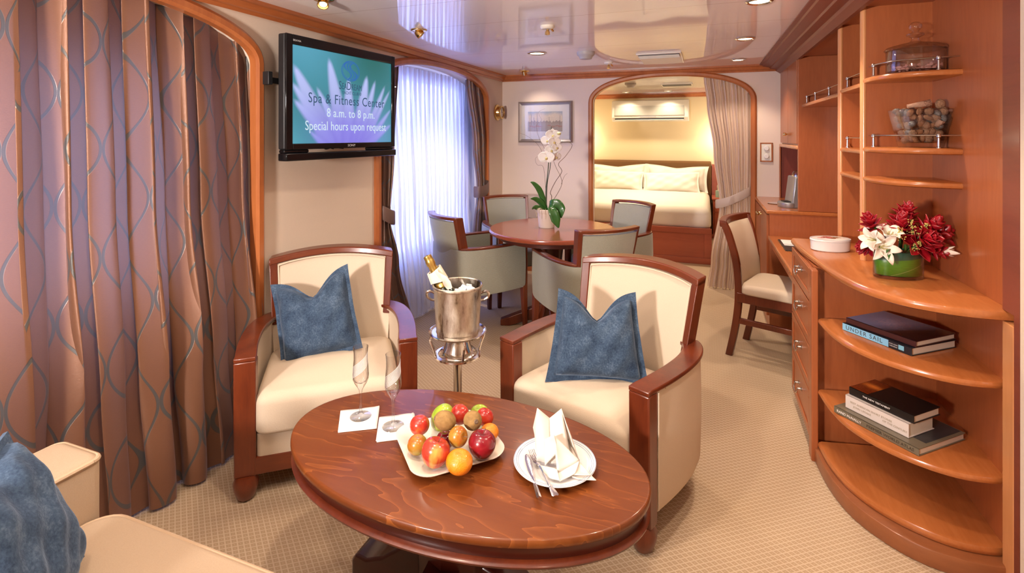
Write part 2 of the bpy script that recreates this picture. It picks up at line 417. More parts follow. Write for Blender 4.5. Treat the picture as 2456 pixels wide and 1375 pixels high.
def sheer():
    m, nt, b, o = mat_new('white_sheer')
    tr = N(nt, 'ShaderNodeBsdfTranslucent'); tr.inputs[0].default_value = (0.9, 0.9, 0.95, 1)
    df = N(nt, 'ShaderNodeBsdfDiffuse'); df.inputs[0].default_value = (0.85, 0.83, 0.85, 1)
    tp = N(nt, 'ShaderNodeBsdfTransparent')
    a = N(nt, 'ShaderNodeMixShader'); a.inputs[0].default_value = 0.5
    nt.links.new(tr.outputs[0], a.inputs[1]); nt.links.new(df.outputs[0], a.inputs[2])
    c = N(nt, 'ShaderNodeMixShader'); c.inputs[0].default_value = 0.22
    nt.links.new(a.outputs[0], c.inputs[1]); nt.links.new(tp.outputs[0], c.inputs[2]); nt.links.new(c.outputs[0], o.inputs[0])
    return m
M_sheer = sheer()
def velvet():
    m, nt, b, o = mat_new('blue_velvet')
    v = coords(nt); f = noise(nt, v, 13, 5, 0.7); g = noise(nt, v, 160, 3, 0.6)
    k = MA(nt, 'ADD', MA(nt, 'MULTIPLY', f, 0.6), MA(nt, 'MULTIPLY', g, 0.4))
    nt.links.new(ramp(nt, k, [(0.36, (0.020, 0.035, 0.068)), (0.52, (0.045, 0.075, 0.125)), (0.68, (0.11, 0.155, 0.22))]), b.inputs['Base Color'])
    b.inputs['Roughness'].default_value = 0.8; b.inputs['Sheen Weight'].default_value = 0.45
    b.inputs['Sheen Tint'].default_value = (0.6, 0.75, 1, 1); b.inputs['Sheen Roughness'].default_value = 0.35
    b.inputs['Specular IOR Level'].default_value = 0.15
    bump(nt, b, g, 0.35, 0.003); return m
M_velvet = velvet()
def herring():
    m, nt, b, o = mat_new('grey_green_herringbone')
    v = coords(nt); w1 = noise(nt, v, 240, 2, 0.6)
    t = nt.nodes.new('ShaderNodeTexCoord'); s = nt.nodes.new('ShaderNodeSeparateXYZ'); nt.links.new(t.outputs['Object'], s.inputs[0])
    zig = MA(nt, 'ADD', s.outputs[2], MA(nt, 'PINGPONG', s.outputs[0], 0.012))
    st = MA(nt, 'PINGPONG', MA(nt, 'MULTIPLY', zig, 150), 0.5)
    f = MA(nt, 'ADD', MA(nt, 'MULTIPLY', w1, 0.6), MA(nt, 'MULTIPLY', st, 0.7))
    nt.links.new(MIXC(nt, f, (0.17, 0.165, 0.125), (0.40, 0.39, 0.31)), b.inputs['Base Color'])
    b.inputs['Roughness'].default_value = 0.7; b.inputs['Sheen Weight'].default_value = 0.3
    bump(nt, b, f, 0.2, 0.002); return m
M_grey = herring()

# ================================================================ the room shell
WL, WR, WB, CH = -2.07, 0.94, 5.2, 2.1
struct('floor', MB().box(-2.4, 1.05, -1.4, 8.3, -0.06, 0.0), M_carpet, smooth=False)
struct('ceiling', MB().box(-2.4, 1.05, -1.4, 5.26, CH, CH+0.06), M_ceil, smooth=False)
struct('ceiling_bedroom', MB().box(-2.4, 1.05, 5.26, 8.3, CH, CH+0.06), M_ceil, smooth=False)
def arch_pts(c, hw, zs, zt, n=24, e=2.2):
    pts = []
    for k in range(n+1):
        a = PI*k/n; q = -math.cos(a)
        pts.append((c+hw*q, zs+(zt-zs)*max(0, 1-abs(q)**e)**(1/e)))
    return pts
def wall_with_arches(mb, lo, hi, ops, mk):
    """strips between the openings and a lintel over each; mk(t, z, side) gives a point"""
    cur = lo
    def strip(a, b): mb.loft([[mk(t, 0, 0), mk(t, CH, 0), mk(t, CH, 1), mk(t, 0, 1)] for t in (a, b)])
    for c, hw, zs, zt in ops:
        strip(cur, c-hw)
        mb.loft([[mk(t, z, 0), mk(t, CH, 0), mk(t, CH, 1), mk(t, z, 1)] for t, z in arch_pts(c, hw, zs, zt)])
        cur = c+hw
    strip(cur, hi)
O1, O2, O3 = (0.995, 0.915, 1.80, 2.025), (3.832, 0.912, 1.80, 2.025), (-0.335, 0.745, 1.78, 2.035)
mb = MB(); wall_with_arches(mb, -1.4, WB, [O1, O2], lambda t, z, s: (WL-0.25*s, t, z)); struct('wall_left', mb, M_wall, smooth=False)
mb = MB(); wall_with_arches(mb, WL-0.25, WR, [O3], lambda t, z, s: (t, WB+0.12*s, z)); struct('wall_back', mb, M_wallb, smooth=False)
mb = MB()
WIN = [(0.75, 1.58, 0.78, 1.76), (3.08, 4.55, 0.45, 1.95)]
y = -1.4
for a, b, z0, z1 in WIN:
    mb.box(-2.40, -2.32, y, a, 0, CH); mb.box(-2.40, -2.32, a, b, 0, z0); mb.box(-2.40, -2.32, a, b, z1, CH); y = b
mb.box(-2.40, -2.32, y, 8.3, 0, CH)
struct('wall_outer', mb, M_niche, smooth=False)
struct('wall_right', MB().box(WR, 1.05, 2.018, 8.3, 0, CH).box(0.906, 1.05, -1.4, 2.018, 0, CH), M_wall, smooth=False)
struct('wall_front', MB().box(WL, WR, -1.4, -1.3, 0, CH), M_wall, smooth=False)
struct('wall_bedroom_back', MB().box(-2.32, WR, 8.2, 8.3, 0, CH), M_wallbed, smooth=False)
struct('wall_bedroom_left', MB().box(-2.32, -2.05, 5.32, 8.2, 0, CH), M_wallbed, smooth=False)
def winpane():
    m, nt, b, o = mat_new('window_pane')
    g = N(nt, 'ShaderNodeBsdfGlossy'); g.inputs[1].default_value = 0.02
    t = N(nt, 'ShaderNodeBsdfTransparent'); t.inputs[0].default_value = (0.96, 0.98, 1, 1)
    x = N(nt, 'ShaderNodeMixShader'); x.inputs[0].default_value = 0.06
    nt.links.new(t.outputs[0], x.inputs[1]); nt.links.new(g.outputs[0], x.inputs[2]); nt.links.new(x.outputs[0], o.inputs[0]); return m
M_pane = winpane()
for k, (a, b, z0, z1) in enumerate(WIN):
    mb = MB(); f = 0.045
    mb.box(-2.38, -2.31, a, a+f, z0, z1); mb.box(-2.38, -2.31, b-f, b, z0, z1)
    mb.box(-2.38, -2.31, a, b, z0, z0+f); mb.box(-2.38, -2.31, a, b, z1-f, z1); mb.box(-2.375, -2.32, (a+b)/2-.02, (a+b)/2+.02, z0, z1)
    o = struct('window_%d' % (k+1), mb, M_plastic, smooth=False)
    MB().box(-2.352, -2.346, a+f, b-f, z0+f, z1-f).build('window_pane', M_pane, o, smooth=False)
# arch trims
def arch_trim(name, op, mk, wdt=0.042, dep=0.03):
    c, hw, zs, zt = op
    inner = [(c-hw, 0)]+[p for p in arch_pts(c, hw, zs, zt, 40)]+[(c+hw, 0)]
    rings = []
    for i, (t, z) in enumerate(inner):
        a = inner[max(i-1, 0)]; b = inner[min(i+1, len(inner)-1)]
        dx, dz = b[0]-a[0], b[1]-a[1]; L = math.hypot(dx, dz); nx, nz = -dz/L, dx/L
        prof = [(-0.012, 0.0), (-0.012, dep*.6), (0.0, dep), (wdt*.6, dep), (wdt, dep*.55), (wdt, 0.0)]
        prof.append((0.0, -0.02)); prof.append((-0.012, -0.02))
        rings.append([mk(t+nx*u, z+nz*u, v) for u, v in prof])
    mb = MB(); mb.loft(rings); return struct(name, mb, M_trim)
arch_trim('trim_1', O1, lambda t, z, v: (WL+v, t, z))
arch_trim('trim_2', O2, lambda t, z, v: (WL+v, t, z))
arch_trim('trim_3', O3, lambda t, z, v: (t, WB-v, z), 0.036)
# jamb lining of the bedroom archway
# cornices
prof = [(0, 0), (0, -0.062), (0.012, -0.066), (0.018, -0.05), (0.032, -0.045), (0.045, -0.02), (0.062, -0.016), (0.062, 0)]
mb = MB(); mb.loft([[(WL+u, y, CH+v) for u, v in prof] for y in (-1.3, WB)]); struct('trim_4', mb, M_trimy)
mb = MB(); mb.loft([[(x, WB-u*.8, CH+v) for u, v in prof] for x in (WL, 0.62)]); struct('trim_5', mb, M_trim)
mb = MB(); mb.loft([[(x, 8.2-u, CH+v) for u, v in prof] for x in (-2.05, WR)]); struct('trim_6', mb, M_trim)
def baseboard(name, a, b, n):
    ax, ay = a; bx, by = b; nx, ny = n; pr = [(0, 0), (0.016, 0), (0.016, 0.085), (0.008, 0.1), (0, 0.1)]
    mb = MB(); mb.loft([[(x+nx*u, y+ny*u, z) for u, z in pr] for x, y in (a, b)]); struct(name, mb, M_trim)
baseboard('baseboard_back', (WL, WB), (O3[0]-O3[1]-0.04, WB), (0, -1))
baseboard('baseboard_left', (WL, O1[0]+O1[1]+.045), (WL, O2[0]-O2[1]-.045), (1, 0))
baseboard('baseboard_right', (0.906, -1.3), (0.906, 2.0), (-1, 0))
baseboard('baseboard_left_far', (WL, O2[0]+O2[1]+.045), (WL, WB), (1, 0))

# ================================================================ built-in joinery on the right
def plan_curve(pts, n=10): return smoothpts([(x, y, 0) for x, y in pts], n)
def slab_from_front(mb, front, back, z0, z1, nose=0.012):
    """front: list of plan points (left to right), closed by the back points; rounded front edge"""
    F_ = [Vector((p[0], p[1])) for p in front]; m = len(F_)
    def ring(off, z):
        out = []
        for i, p in enumerate(F_):
            a = F_[max(i-1, 0)]; b = F_[min(i+1, m-1)]; d = (b-a).normalized(); nn = Vector((-d.y, d.x))
            q = p+nn*off; out.append((q.x, q.y, z))
        return out+[(x, y, z) for x, y in back]
    t = z1-z0; r = nose
    mb.loft([ring(r, z0), ring(r*.3, z0+r*.35), ring(0, z0+r), ring(0, z1-r), ring(r*.3, z1-r*.35), ring(r, z1)])
# counter front: seen from above, camera side is -Y; the curve runs from the drawers round to the right wall
C_FRONT = plan_curve([(0.445, 3.18), (0.452, 2.95), (0.475, 2.70), (0.500, 2.48), (0.548, 2.29), (0.630, 2.165), (0.73, 2.11), (0.83, 2.09), (0.938, 2.10)])
S_FRONT = plan_curve([(0.470, 2.60), (0.485, 2.46), (0.525, 2.33), (0.60, 2.225), (0.70, 2.155), (0.80, 2.125), (0.90, 2.135), (0.938, 2.16)])
P_FRONT = plan_curve([(0.458, 2.60), (0.475, 2.42), (0.52, 2.27), (0.60, 2.165), (0.69, 2.105), (0.79, 2.085), (0.88, 2.09), (0.938, 2.105)])
t = thing('curved_bookcase', 'honey-coloured wooden corner bookcase with a quarter-round counter and open curved shelves', 'bookcase', (0, 0, 0))
mb = MB(); slab_from_front(mb, C_FRONT, [(0.938, 3.18)], 0.85, 0.885, 0.014); mb.build('countertop', M_cabh, t, label='glossy light wood counter with rounded nosing')
for zt in (0.640, 0.325):
    mb = MB(); slab_from_front(mb, S_FRONT, [(0.938, 2.70)], zt-0.028, zt, 0.012); mb.build('shelf', M_cabh, t)
mb = MB(); slab_from_front(mb, S_FRONT, [(0.938, 2.70)], 0.06, 0.095, 0.014); mb.build('bottom_shelf', M_cabh, t)
mb = MB(); slab_from_front(mb, P_FRONT, [(0.938, 2.70)], 0.0, 0.062, 0.006); mb.build('plinth', M_plinth, t)
MB().box(0.468, 0.938, 2.68, 2.70, 0.062, 0.85).build('back_panel', M_cab, t, smooth=False)
MB().box(0.445, 0.472, 2.60, 2.66, 0.0, 0.85).build('stile', M_cab, t, smooth=False, bevel=0.004)
MB().box(0.925, 0.9385, 2.12, 2.68, 0.096, 0.849).build('side_panel', M_cab, t, smooth=False)
MB().box(0.905, 0.9385, 2.052, 2.118, 0.0, 0.849).build('end_stile', M_edge, t, smooth=False, bevel=0.003)

t = thing('drawer_cabinet', 'narrow honey wood cabinet of four drawers beside the kneehole desk', 'drawer unit')
MB().box(0.468, 0.938, 2.702, 3.18, 0.03, 0.85).build('body', M_cab, t, smooth=False)
MB().box(0.50, 0.93, 2.702, 3.16, 0.0, 0.03).build('toe_kick', M_plinth, t, smooth=False)
def bail(mb, x, y, z, s=1.0):
    for dy in (-0.038, 0.038):
        mb.M = Matrix.Translation((x, y+dy*s, z)) @ Matrix.Rotation(-PI/2, 4, 'Y')
        mb.lathe([(0.0115*s, 0), (0.0115*s, 0.003), (0.006*s, 0.006), (0.005*s, 0.018), (0.008*s, 0.022), (0.001, 0.026)], n=12)
        mb.M = None
    mb.tube(smoothpts([(x-0.02*s, y-0.038*s, z), (x-0.026*s, y-0.036*s, z-0.02*s), (x-0.026*s, y-0.012*s, z-0.033*s), (x-0.026*s, y+0.012*s, z-0.033*s), (x-0.026*s, y+0.036*s, z-0.02*s), (x-0.02*s, y+0.038*s, z)], 5), 0.0035*s, 8)
for z0, z1 in ((0.695, 0.843), (0.492, 0.688), (0.287, 0.485), (0.075, 0.28)):
    mb = MB(); mb.box(0.452, 0.468, 2.665, 3.155, z0, z1)
    f = 0.035
    d = mb.build('drawer', M_cab, t, smooth=False, bevel=0.004)
    mb = MB()
    for a in ((2.665, 3.155, z0, z0+f), (2.665, 3.155, z1-f, z1), (2.665, 2.665+f, z0+f, z1-f), (3.155-f, 3.155, z0+f, z1-f)):
        mb.box(0.446, 0.4525, *a)
    mb.build('drawer_frame', M_cab, d, smooth=False, bevel=0.003)
    mb = MB(); bail(mb, 0.452, 2.92, (z0+z1)/2+0.012, 0.95); mb.build('handle', M_nickel, d, label='polished metal swing handle')

t = thing('desk', 'low honey wood writing desk between the drawer cabinet and the far cupboard', 'desk')
mb = MB(); mb.box(0.445, 0.938, 3.182, 4.268, 0.672, 0.70); mb.build('desktop', M_cabh, t, bevel=0.008, seg=3)
MB().box(0.475, 0.938, 3.182, 4.268, 0.60, 0.671).build('apron', M_cab, t, smooth=False)
MB().box(0.90, 0.938, 3.182, 4.268, 0.0, 0.60).build('modesty_panel', M_cab, t, smooth=False)
MB().box(0.925, 0.938, 3.182, 4.268, 0.70, 2.03).build('back_panel', M_cab, t, smooth=False)

t = thing('cupboard_base', 'far low wooden cupboard with two doors, coffee machine on top', 'cupboard')
MB().box(0.455, 0.938, 4.27, 5.198, 0.0, 0.862).build('body', M_cab, t, smooth=False)
mb = MB(); mb.box(0.432, 0.938, 4.262, 5.198, 0.862, 0.89); mb.build('countertop', M_cabh, t, bevel=0.008, seg=3)
for y0, y1, ky in ((4.30, 4.73, 4.69), (4.74, 5.17, 4.78)):
    d = MB().box(0.438, 0.455, y0, y1, 0.09, 0.85).build('door', M_cab, t, smooth=False, bevel=0.003)
    mb = MB(); mb.M = Matrix.Translation((0.438, ky, 0.80)) @ Matrix.Rotation(-PI/2, 4, 'Y')
    mb.lathe([(0.006, 0), (0.005, 0.012), (0.013, 0.018), (0.014, 0.026), (0.009, 0.032), (0.001, 0.033)], n=14); mb.M = None
    mb.build('knob', M_brass, d)
t = thing('wall_cupboard', 'tall wall cupboard with two wooden doors above the coffee machine', 'cupboard')
MB().box(0.657, 0.938, 4.30, 5.198, 1.375, 2.03).build('body', M_cab, t, smooth=False)
MB().box(0.645, 0.938, 4.27, 4.30, 0.891, 2.03).build('side_panel', M_cab, t, smooth=False, bevel=0.003)
mb = MB(); mb.box(0.632, 0.938, 4.28, 5.198, 1.345, 1.375); mb.build('bottom_board', M_edge, t, bevel=0.01, seg=3)
MB().box(0.915, 0.937, 4.30, 5.198, 0.891, 1.345).build('back_panel', wood('niche_dark_red', (0.25, 0.05, 0.03), (0.18, 0.03, 0.02)), t, smooth=False)
MB().box(0.64, 0.915, 5.18, 5.198, 0.891, 1.345).build('niche_end_panel', bpy.data.materials['niche_dark_red'], t, smooth=False)
MB().box(0.632, 0.64, 5.15, 5.198, 0.891, 1.345).build('edge_strip', M_cab, t, smooth=False)
for y0, y1, ky in ((4.315, 4.745, 4.715), (4.75, 5.18, 4.78)):
    d = MB().box(0.641, 0.657, y0, y1, 1.385, 2.02).build('door', M_cab, t, smooth=False, bevel=0.003)
    mb = MB(); mb.M = Matrix.Translation((0.641, ky, 1.46)) @ Matrix.Rotation(-PI/2, 4, 'Y')
    mb.lathe([(0.006, 0), (0.005, 0.012), (0.013, 0.018), (0.014, 0.026), (0.009, 0.032), (0.001, 0.033)], n=14); mb.M = None
    mb.build('knob', M_brass, d)

# tall open shelving: uprights, shelves, gallery rails
t = thing('open_shelving', 'tall honey wood shelving with curved corner shelves and small metal gallery rails', 'shelves')
for y0 in (2.72, 3.135):
    top = 2.03 if y0 < 3 else 2.09
    MB().box(0.672, 0.938, y0, y0+0.03, 0.8855, top).build('upright', M_cab, t, smooth=False)
    mb = MB(); mb.lathe([(0.0185, 0.8855), (0.0185, top)], 0.674, y0+0.015, n=20, sx=0.7); mb.build('nosing', M_edge, t, label='light rounded edge strip')
MB().box(0.925, 0.939, 2.05, 3.135, 0.8855, 2.03).build('back_panel', M_cab, t, smooth=False)
mb = MB(); mb.box(0.64, 0.938, 2.06, 4.27, 2.03, 2.05); mb.build('top_board', M_cab, t, smooth=False)
def rail(parent, path, zs, posts):
    mb = MB(); mb.tube([(x, y, zs+0.05) for x, y, _ in path], 0.0028, 8)
    for i in posts:
        x, y, _ = path[i]
        mb.lathe([(0.008, zs), (0.008, zs+0.003), (0.0045, zs+0.006), (0.004, zs+0.04), (0.0075, zs+0.043), (0.0085, zs+0.05), (0.006, zs+0.056), (0.001, zs+0.058)], x, y, n=12)
    mb.build('gallery_rail', M_nickel, parent)
CS = plan_curve([(0.668, 2.718), (0.672, 2.63), (0.70, 2.545), (0.755, 2.485), (0.84, 2.448), (0.938, 2.437)], 8)
for zt, r in ((1.708, 1), (1.40, 1), (1.268, 0)):
    mb = MB(); slab_from_front(mb, CS, [(0.938, 2.718)], zt-0.026, zt, 0.012)
    s = mb.build('shelf', M_cabh, t)
    if r:
        path = [(x+(0.938-x)*0.09, y+(2.718-y)*0.09, 0) for x, y, _ in CS]
        rail(s, path, zt, [6, 33])
for zt, r in ((1.695, 1), (1.388, 1), (1.262, 0)):
    mb = MB(); slab_from_front(mb, [(0.668, 3.134), (0.668, 3.0), (0.668, 2.751)], [(0.938, 2.751), (0.938, 3.134)], zt-0.026, zt, 0.012)
    s = mb.build('shelf', M_cabh, t)
    if r: rail(s, [(0.69, 3.125, 0), (0.69, 3.08, 0), (0.69, 2.76, 0)], zt, [1])
mb = MB(); slab_from_front(mb, [(0.668, 4.268), (0.668, 3.7), (0.668, 3.167)], [(0.924, 3.167), (0.924, 4.268)], 1.655, 1.682, 0.012)
s = mb.build('shelf', M_cabh, t); rail(s, [(0.69, 4.24, 0), (0.69, 4.2, 0), (0.69, 3.9, 0), (0.69, 3.5, 0), (0.69, 3.18, 0)], 1.682, [1, 2, 3])
# crown moulding over the joinery and the framing strip beside it
mb = MB(); pr = [(0.47, 2.1), (0.468, 2.09), (0.49, 2.086), (0.497, 2.078), (0.55, 2.066), (0.556, 2.056), (0.60, 2.05), (0.606, 2.035), (0.615, 2.03), (0.64, 2.012), (0.66, 2.012), (0.66, 2.03), (0.938, 2.06), (0.938, 2.1)]
mb.loft([[(x, y, z) for x, z in pr] for y in (2.05, WB)]); struct('trim_7', mb, M_cabd)
mb = MB(); mb.box(0.905, 0.94, 2.02, 2.05, 0, 2.03); mb.box(0.905, 0.9245, 2.05, 2.115, 0.886, 2.03); struct('trim_8', mb, M_cabd, smooth=False)

# ================================================================ curtains
def curtain(name, mat, keys, NF, seed, axis='Y', nu=240, nv=60, parent=None, ztop=2.0, label=None, jit=0.35, power=1.0):
    """keys: (z from the floor up, start, end, offset, amplitude); folds run down the cloth"""
    rnd = random.Random(seed)
    ph = [rnd.uniform(0, 2*PI) for _ in range(4)]; fr = [0.37, 0.61, 1.7, 2.3]
    def fold(u):
        a = u*NF*2*PI
        warp = a+jit*2.2*math.sin(a*fr[0]+ph[0])+jit*1.3*math.sin(a*fr[1]+ph[1])
        m = 0.75+0.35*math.sin(a*0.29+ph[2])
        s_ = math.sin(warp); s_ = math.copysign(abs(s_)**power, s_)
        return m*s_+0.18*math.sin(warp*2.0+ph[3])
    z0 = keys[0][0]; z1 = keys[-1][0]
    V = []; 
    for j in range(nv+1):
        z = z0+(z1-z0)*j/nv; a, b, x, am = interp(keys, z)
        for i in range(nu+1):
            u = i/nu; along = a+(b-a)*u; f = fold(u+0.006*math.sin(z*3+ph[0]))
            along += 0.012*math.sin(u*NF*4*PI+ph[1]+z)*(b-a)
            off = x+am*f
            V.append((off, along, z) if axis == 'Y' else (along, off, z))
    # arc length at a middle row gives the cloth coordinate
    mid = nv//2; S = [0]
    for i in range(nu):
        p, q = V[mid*(nu+1)+i], V[mid*(nu+1)+i+1]; S.append(S[-1]+math.dist(p, q))
    mb = MB(); mb.v = V
    mb.f = [(j*(nu+1)+i, j*(nu+1)+i+1, (j+1)*(nu+1)+i+1, (j+1)*(nu+1)+i) for j in range(nv) for i in range(nu)]
    mb.m = [0]*len(mb.f); mb.uv = [(S[k % (nu+1)], V[k][2]) for k in range(len(V))]
    return mb.build(name, mat, parent, label=label, angle=180)
c = curtain('patterned_curtain', M_curtain, [(0.015, 0.02, 1.95, -2.0, 0.045), (0.5, 0.04, 1.94, -2.035, 0.038), (1.2, 0.06, 1.935, -2.09, 0.031), (2.02, 0.09, 1.93, -2.125, 0.026)], 13, 3, nu=700, nv=90, power=1.0, jit=0.45)
tag(c, 'large closed brown satin curtain with a grey-blue ogee pattern in the near window bay', 'curtain')
c = curtain('sheer_curtain', M_sheer, [(0.02, 3.0, 4.62, -2.13, 0.026), (0.8, 2.98, 4.66, -2.19, 0.02), (2.0, 2.93, 4.73, -2.22, 0.012)], 24, 5, nu=620, nv=40, jit=.25)
tag(c, 'translucent white floor-length sheer glowing with daylight in the far window', 'sheer curtain')
t = thing('tied_drape', 'dark brown drape tied back on the near side of the sheer window, behind the television', 'curtain')
curtain('drape', M_curtaind, [(0.015, 2.95, 3.32, -2.04, 0.035), (0.55, 2.94, 3.16, -2.06, 0.03), (0.88, 2.955, 3.06, -2.07, 0.022), (1.3, 2.935, 3.13, -2.08, 0.03), (2.02, 2.93, 3.24, -2.11, 0.03)], 6, 8, parent=t, nu=200)
def tieband(parent, pts, h, mat, dz=0.0):
    P = smoothpts(pts, 6); mb = MB(); n = len(P)
    rings = []
    for i, p in enumerate(P):
        nx = Vector(p)-Vector(((sum(q[0] for q in P)/n), (sum(q[1] for q in P)/n), p[2])); nx.z = 0; nx.normalize()
        zz = p[2]
        rings.append([(p[0], p[1], zz-h/2), (p[0]+nx.x*.006, p[1]+nx.y*.006, zz-h/2*.8), (p[0]+nx.x*.006, p[1]+nx.y*.006, zz+h/2*.8), (p[0], p[1], zz+h/2), (p[0]-nx.x*.002, p[1]-nx.y*.002, zz)])
    mb.loft(rings); return mb.build('tieback', mat, parent)
M_tie = plain('brown_tieback', (0.13, 0.075, 0.06), 0.5)
tieband(t, [(-2.10, 2.945, 0.93), (-2.04, 2.945, 0.92), (-2.018, 3.00, 0.89), (-2.04, 3.075, 0.87), (-2.10, 3.08, 0.87)], 0.10, M_tie)
t = thing('tied_drape', 'dark brown drape tied back on the far side of the sheer window, by the clock', 'curtain')
curtain('drape', M_curtaind, [(0.015, 4.40, 4.73, -2.04, 0.035), (0.5, 4.46, 4.72, -2.06, 0.03), (0.92, 4.56, 4.715, -2.07, 0.022), (1.35, 4.47, 4.73, -2.07, 0.03), (2.02, 4.38, 4.735, -2.11, 0.03)], 7, 11, parent=t, nu=200)
tieband(t, [(-2.10, 4.53, 0.90), (-2.04, 4.53, 0.90), (-2.018, 4.62, 0.91), (-2.03, 4.72, 0.94), (-2.10, 4.73, 0.95)], 0.11, M_tie)
t = thing('bedroom_curtain', 'taupe silk curtain tied back at the right of the bedroom archway', 'curtain')
curtain('drape', M_curtbed, [(0.01, 0.03, 0.395, 5.22, 0.032), (0.25, 0.06, 0.395, 5.225, 0.034), (0.80, 0.135, 0.395, 5.235, 0.022), (1.3, 0.08, 0.408, 5.245, 0.022), (1.75, 0.02, 0.412, 5.25, 0.020), (2.02, -0.01, 0.412, 5.25, 0.018)], 13, 21, axis='X', parent=t, nu=300)
tieband(t, [(0.12, 5.28, 0.80), (0.105, 5.22, 0.80), (0.20, 5.185, 0.83), (0.30, 5.185, 0.88), (0.385, 5.20, 0.93), (0.40, 5.26, 0.94)], 0.085, plain('taupe_tieback', (0.47, 0.36, 0.30), 0.45))

# ================================================================ television
t = thing('television', 'black flat television on a wall arm showing a lilac flower and spa opening hours', 'television', (-1.895, 2.375, 1.64))
ux = Vector((0.061, 0.920, 0)).normalized()          # along the screen, left to right
nrm = Vector((ux.y, -ux.x, 0))
Mtv = Matrix(((ux.x, nrm.x, 0, 0), (ux.y, nrm.y, 0, 0), (0, 0, 1, 0), (0, 0, 0, 1)))
W, Hh = 0.922, 0.625
def tvbox(mb, x0, x1, y0, y1, z0, z1): mb.M = Mtv; mb.box(x0, x1, y0, y1, z0, z1); mb.M = None
t.matrix_world = Matrix.Translation((-1.895, 2.375, 1.641)) @ Mtv
XL, XR = -.427, .428
mb = MB(); mb.box(XL, XR, -0.045, 0, -0.262, Hh/2); mb.box(XL+.05, XR-.05, -0.095, -0.045, -0.20, Hh/2-.06)
body = mb.build('casing', M_blackm, t, bevel=0.008, seg=3)
mb = MB(); b0, b1 = -0.232, 0.262   # screen z-range
sx0, sx1 = -0.345, 0.395
sx0, sx1 = -0.385, 0.398
mb.box(XL, sx0, 0, 0.012, -0.262, Hh/2); mb.box(sx1, XR, 0, 0.012, -0.262, Hh/2); mb.box(sx0, sx1, 0, 0.012, b1, Hh/2)
mb.box(sx0, sx1, 0, 0.012, -0.262, b0); mb.build('bezel', M_black, t, bevel=0.004)
mb = MB(); mb.box(XL, XR+.01, -0.045, 0.014, -Hh/2-.006, -0.279); mb.box(0.20, XR, -0.04, 0.0, -0.2795, -0.2618); mb.box(XL, -0.27, -0.04, 0.0, -0.2795, -0.2618); mb.build('speaker_bar', M_black, t, bevel=0.006)
M_screen = vcol('tv_picture', 0.3, 1.3)
def tvpic(U, V):
    a = 1.45
    X = U*a; Y = V
    col = np.zeros(U.shape+(3,)); c1 = np.array(lin(88, 165, 190)); c2 = np.array(lin(30, 105, 100)); c3 = np.array(lin(100, 190, 210))
    q = np.clip(0.5+0.5*np.sin(3.1*X+1.2)*np.cos(2.2*Y+0.5), 0, 1)[..., None]
    col = c1*(1-q)+c2*q; lo = np.clip((0.45-Y)*1.4, 0, 1)[..., None]*np.clip(1-X*1.6, 0, 1)[..., None]; col = col*(1-lo)+c3*lo
    petals = [(0.55, -0.1, 0.02, 0.80, .12), (0.60, -0.1, 0.0, 0.62, .10), (0.65, -.1, 0.02, 0.45, .10), (0.70, -.1, 0.46, 0.93, .115), (0.72, -.1, 0.30, 0.60, .08),
              (0.75, -.1, 0.74, 0.74, .11), (0.85, -.1, 1.03, 0.80, .11), (0.88, -.1, 1.17, 0.76, .08), (0.92, -.1, 1.34, 0.71, .07), (0.92, -.1, 1.43, 0.66, .06), (0.95, -.1, 1.45, 0.42, .06), (0.9, -.1, 1.45, 0.22, .07), (0.5, -.1, 0.2, 0.14, .06)]
    for x0, y0, x1, y1, wd in petals:
        dx, dy = x1-x0, y1-y0; L = math.hypot(dx, dy); tt = ((X-x0)*dx+(Y-y0)*dy)/L/L; dd = ((X-x0)*-dy+(Y-y0)*dx)/L
        w_ = wd*np.sqrt(np.clip(1.02-tt, 0, 1))*1.35
        m = np.clip((w_-np.abs(dd))/0.04, 0, 1)*np.clip(tt*8, 0, 1)*np.clip((1.02-tt)*12, 0, 1)
        pc = np.array(lin(185, 195, 248))*(0.7+0.35*np.clip(tt, 0, 1))[..., None]*(0.88+0.12*np.cos(dd/wd*2.4))[..., None]
        pur = np.array(lin(120, 105, 235)); k = np.clip(0.62-Y*1.1, 0, 1)[..., None]; pc = pc*(1-k*.75)+pur*k*.75
        m = m[..., None]; col = col*(1-m)+pc*m
    ct = np.exp(-(((X-.8)/.5)**2+((Y-.12)/.25)**2))[..., None]*0.5; col = col*(1-ct)+np.array(lin(132, 112, 240))*ct
    return col
scr = picture_mesh('screen', M_screen, t, 260, 180, lambda u, v: (sx0+(sx1-sx0)*u, 0.003, b0+(b1-b0)*v), tvpic, 'lit screen with a blurred lilac flower')
M_tdark = plain('text_slate', (0, 0, 0), emit=lin(50, 88, 120), es=1.2)
M_tlight = plain('text_pale', (0, 0, 0), emit=lin(216, 236, 250), es=1.25)
M_tlogo = plain('text_blue', (0, 0, 0), emit=lin(50, 120, 200), es=1.0)
M_tgrey = plain('badge_silver', (0.5, 0.5, 0.5), 0.3)
R_, U_ = (1, 0, 0), (0, 0, 1)
def tvtext(s, size, x, z, mat, name, sxx=0.9, y=0.006, **k):
    mb = MB(); vs, fs = text_geo(s, size, 0.0003, sx=sxx, **k); mb.add([(x+a, y+c_, z+b) for a, b, c_ in vs], fs)
    mb.build(name, mat, scr, smooth=False)
mid = 0.030
tvtext('S', 0.066, mid-.083, 0.086, M_tdark, 'lettering', 0.72); tvtext('EA', 0.050, mid-.051, 0.083, M_tdark, 'lettering', 0.70); tvtext('D', 0.066, mid-.014, 0.086, M_tdark, 'lettering', 0.70); tvtext('REAM', 0.050, mid+.049, 0.083, M_tdark, 'lettering', 0.70)
tvtext('YACHT CLUB \u00ae', 0.026, mid+.01, 0.048, M_tdark, 'lettering', 0.85)
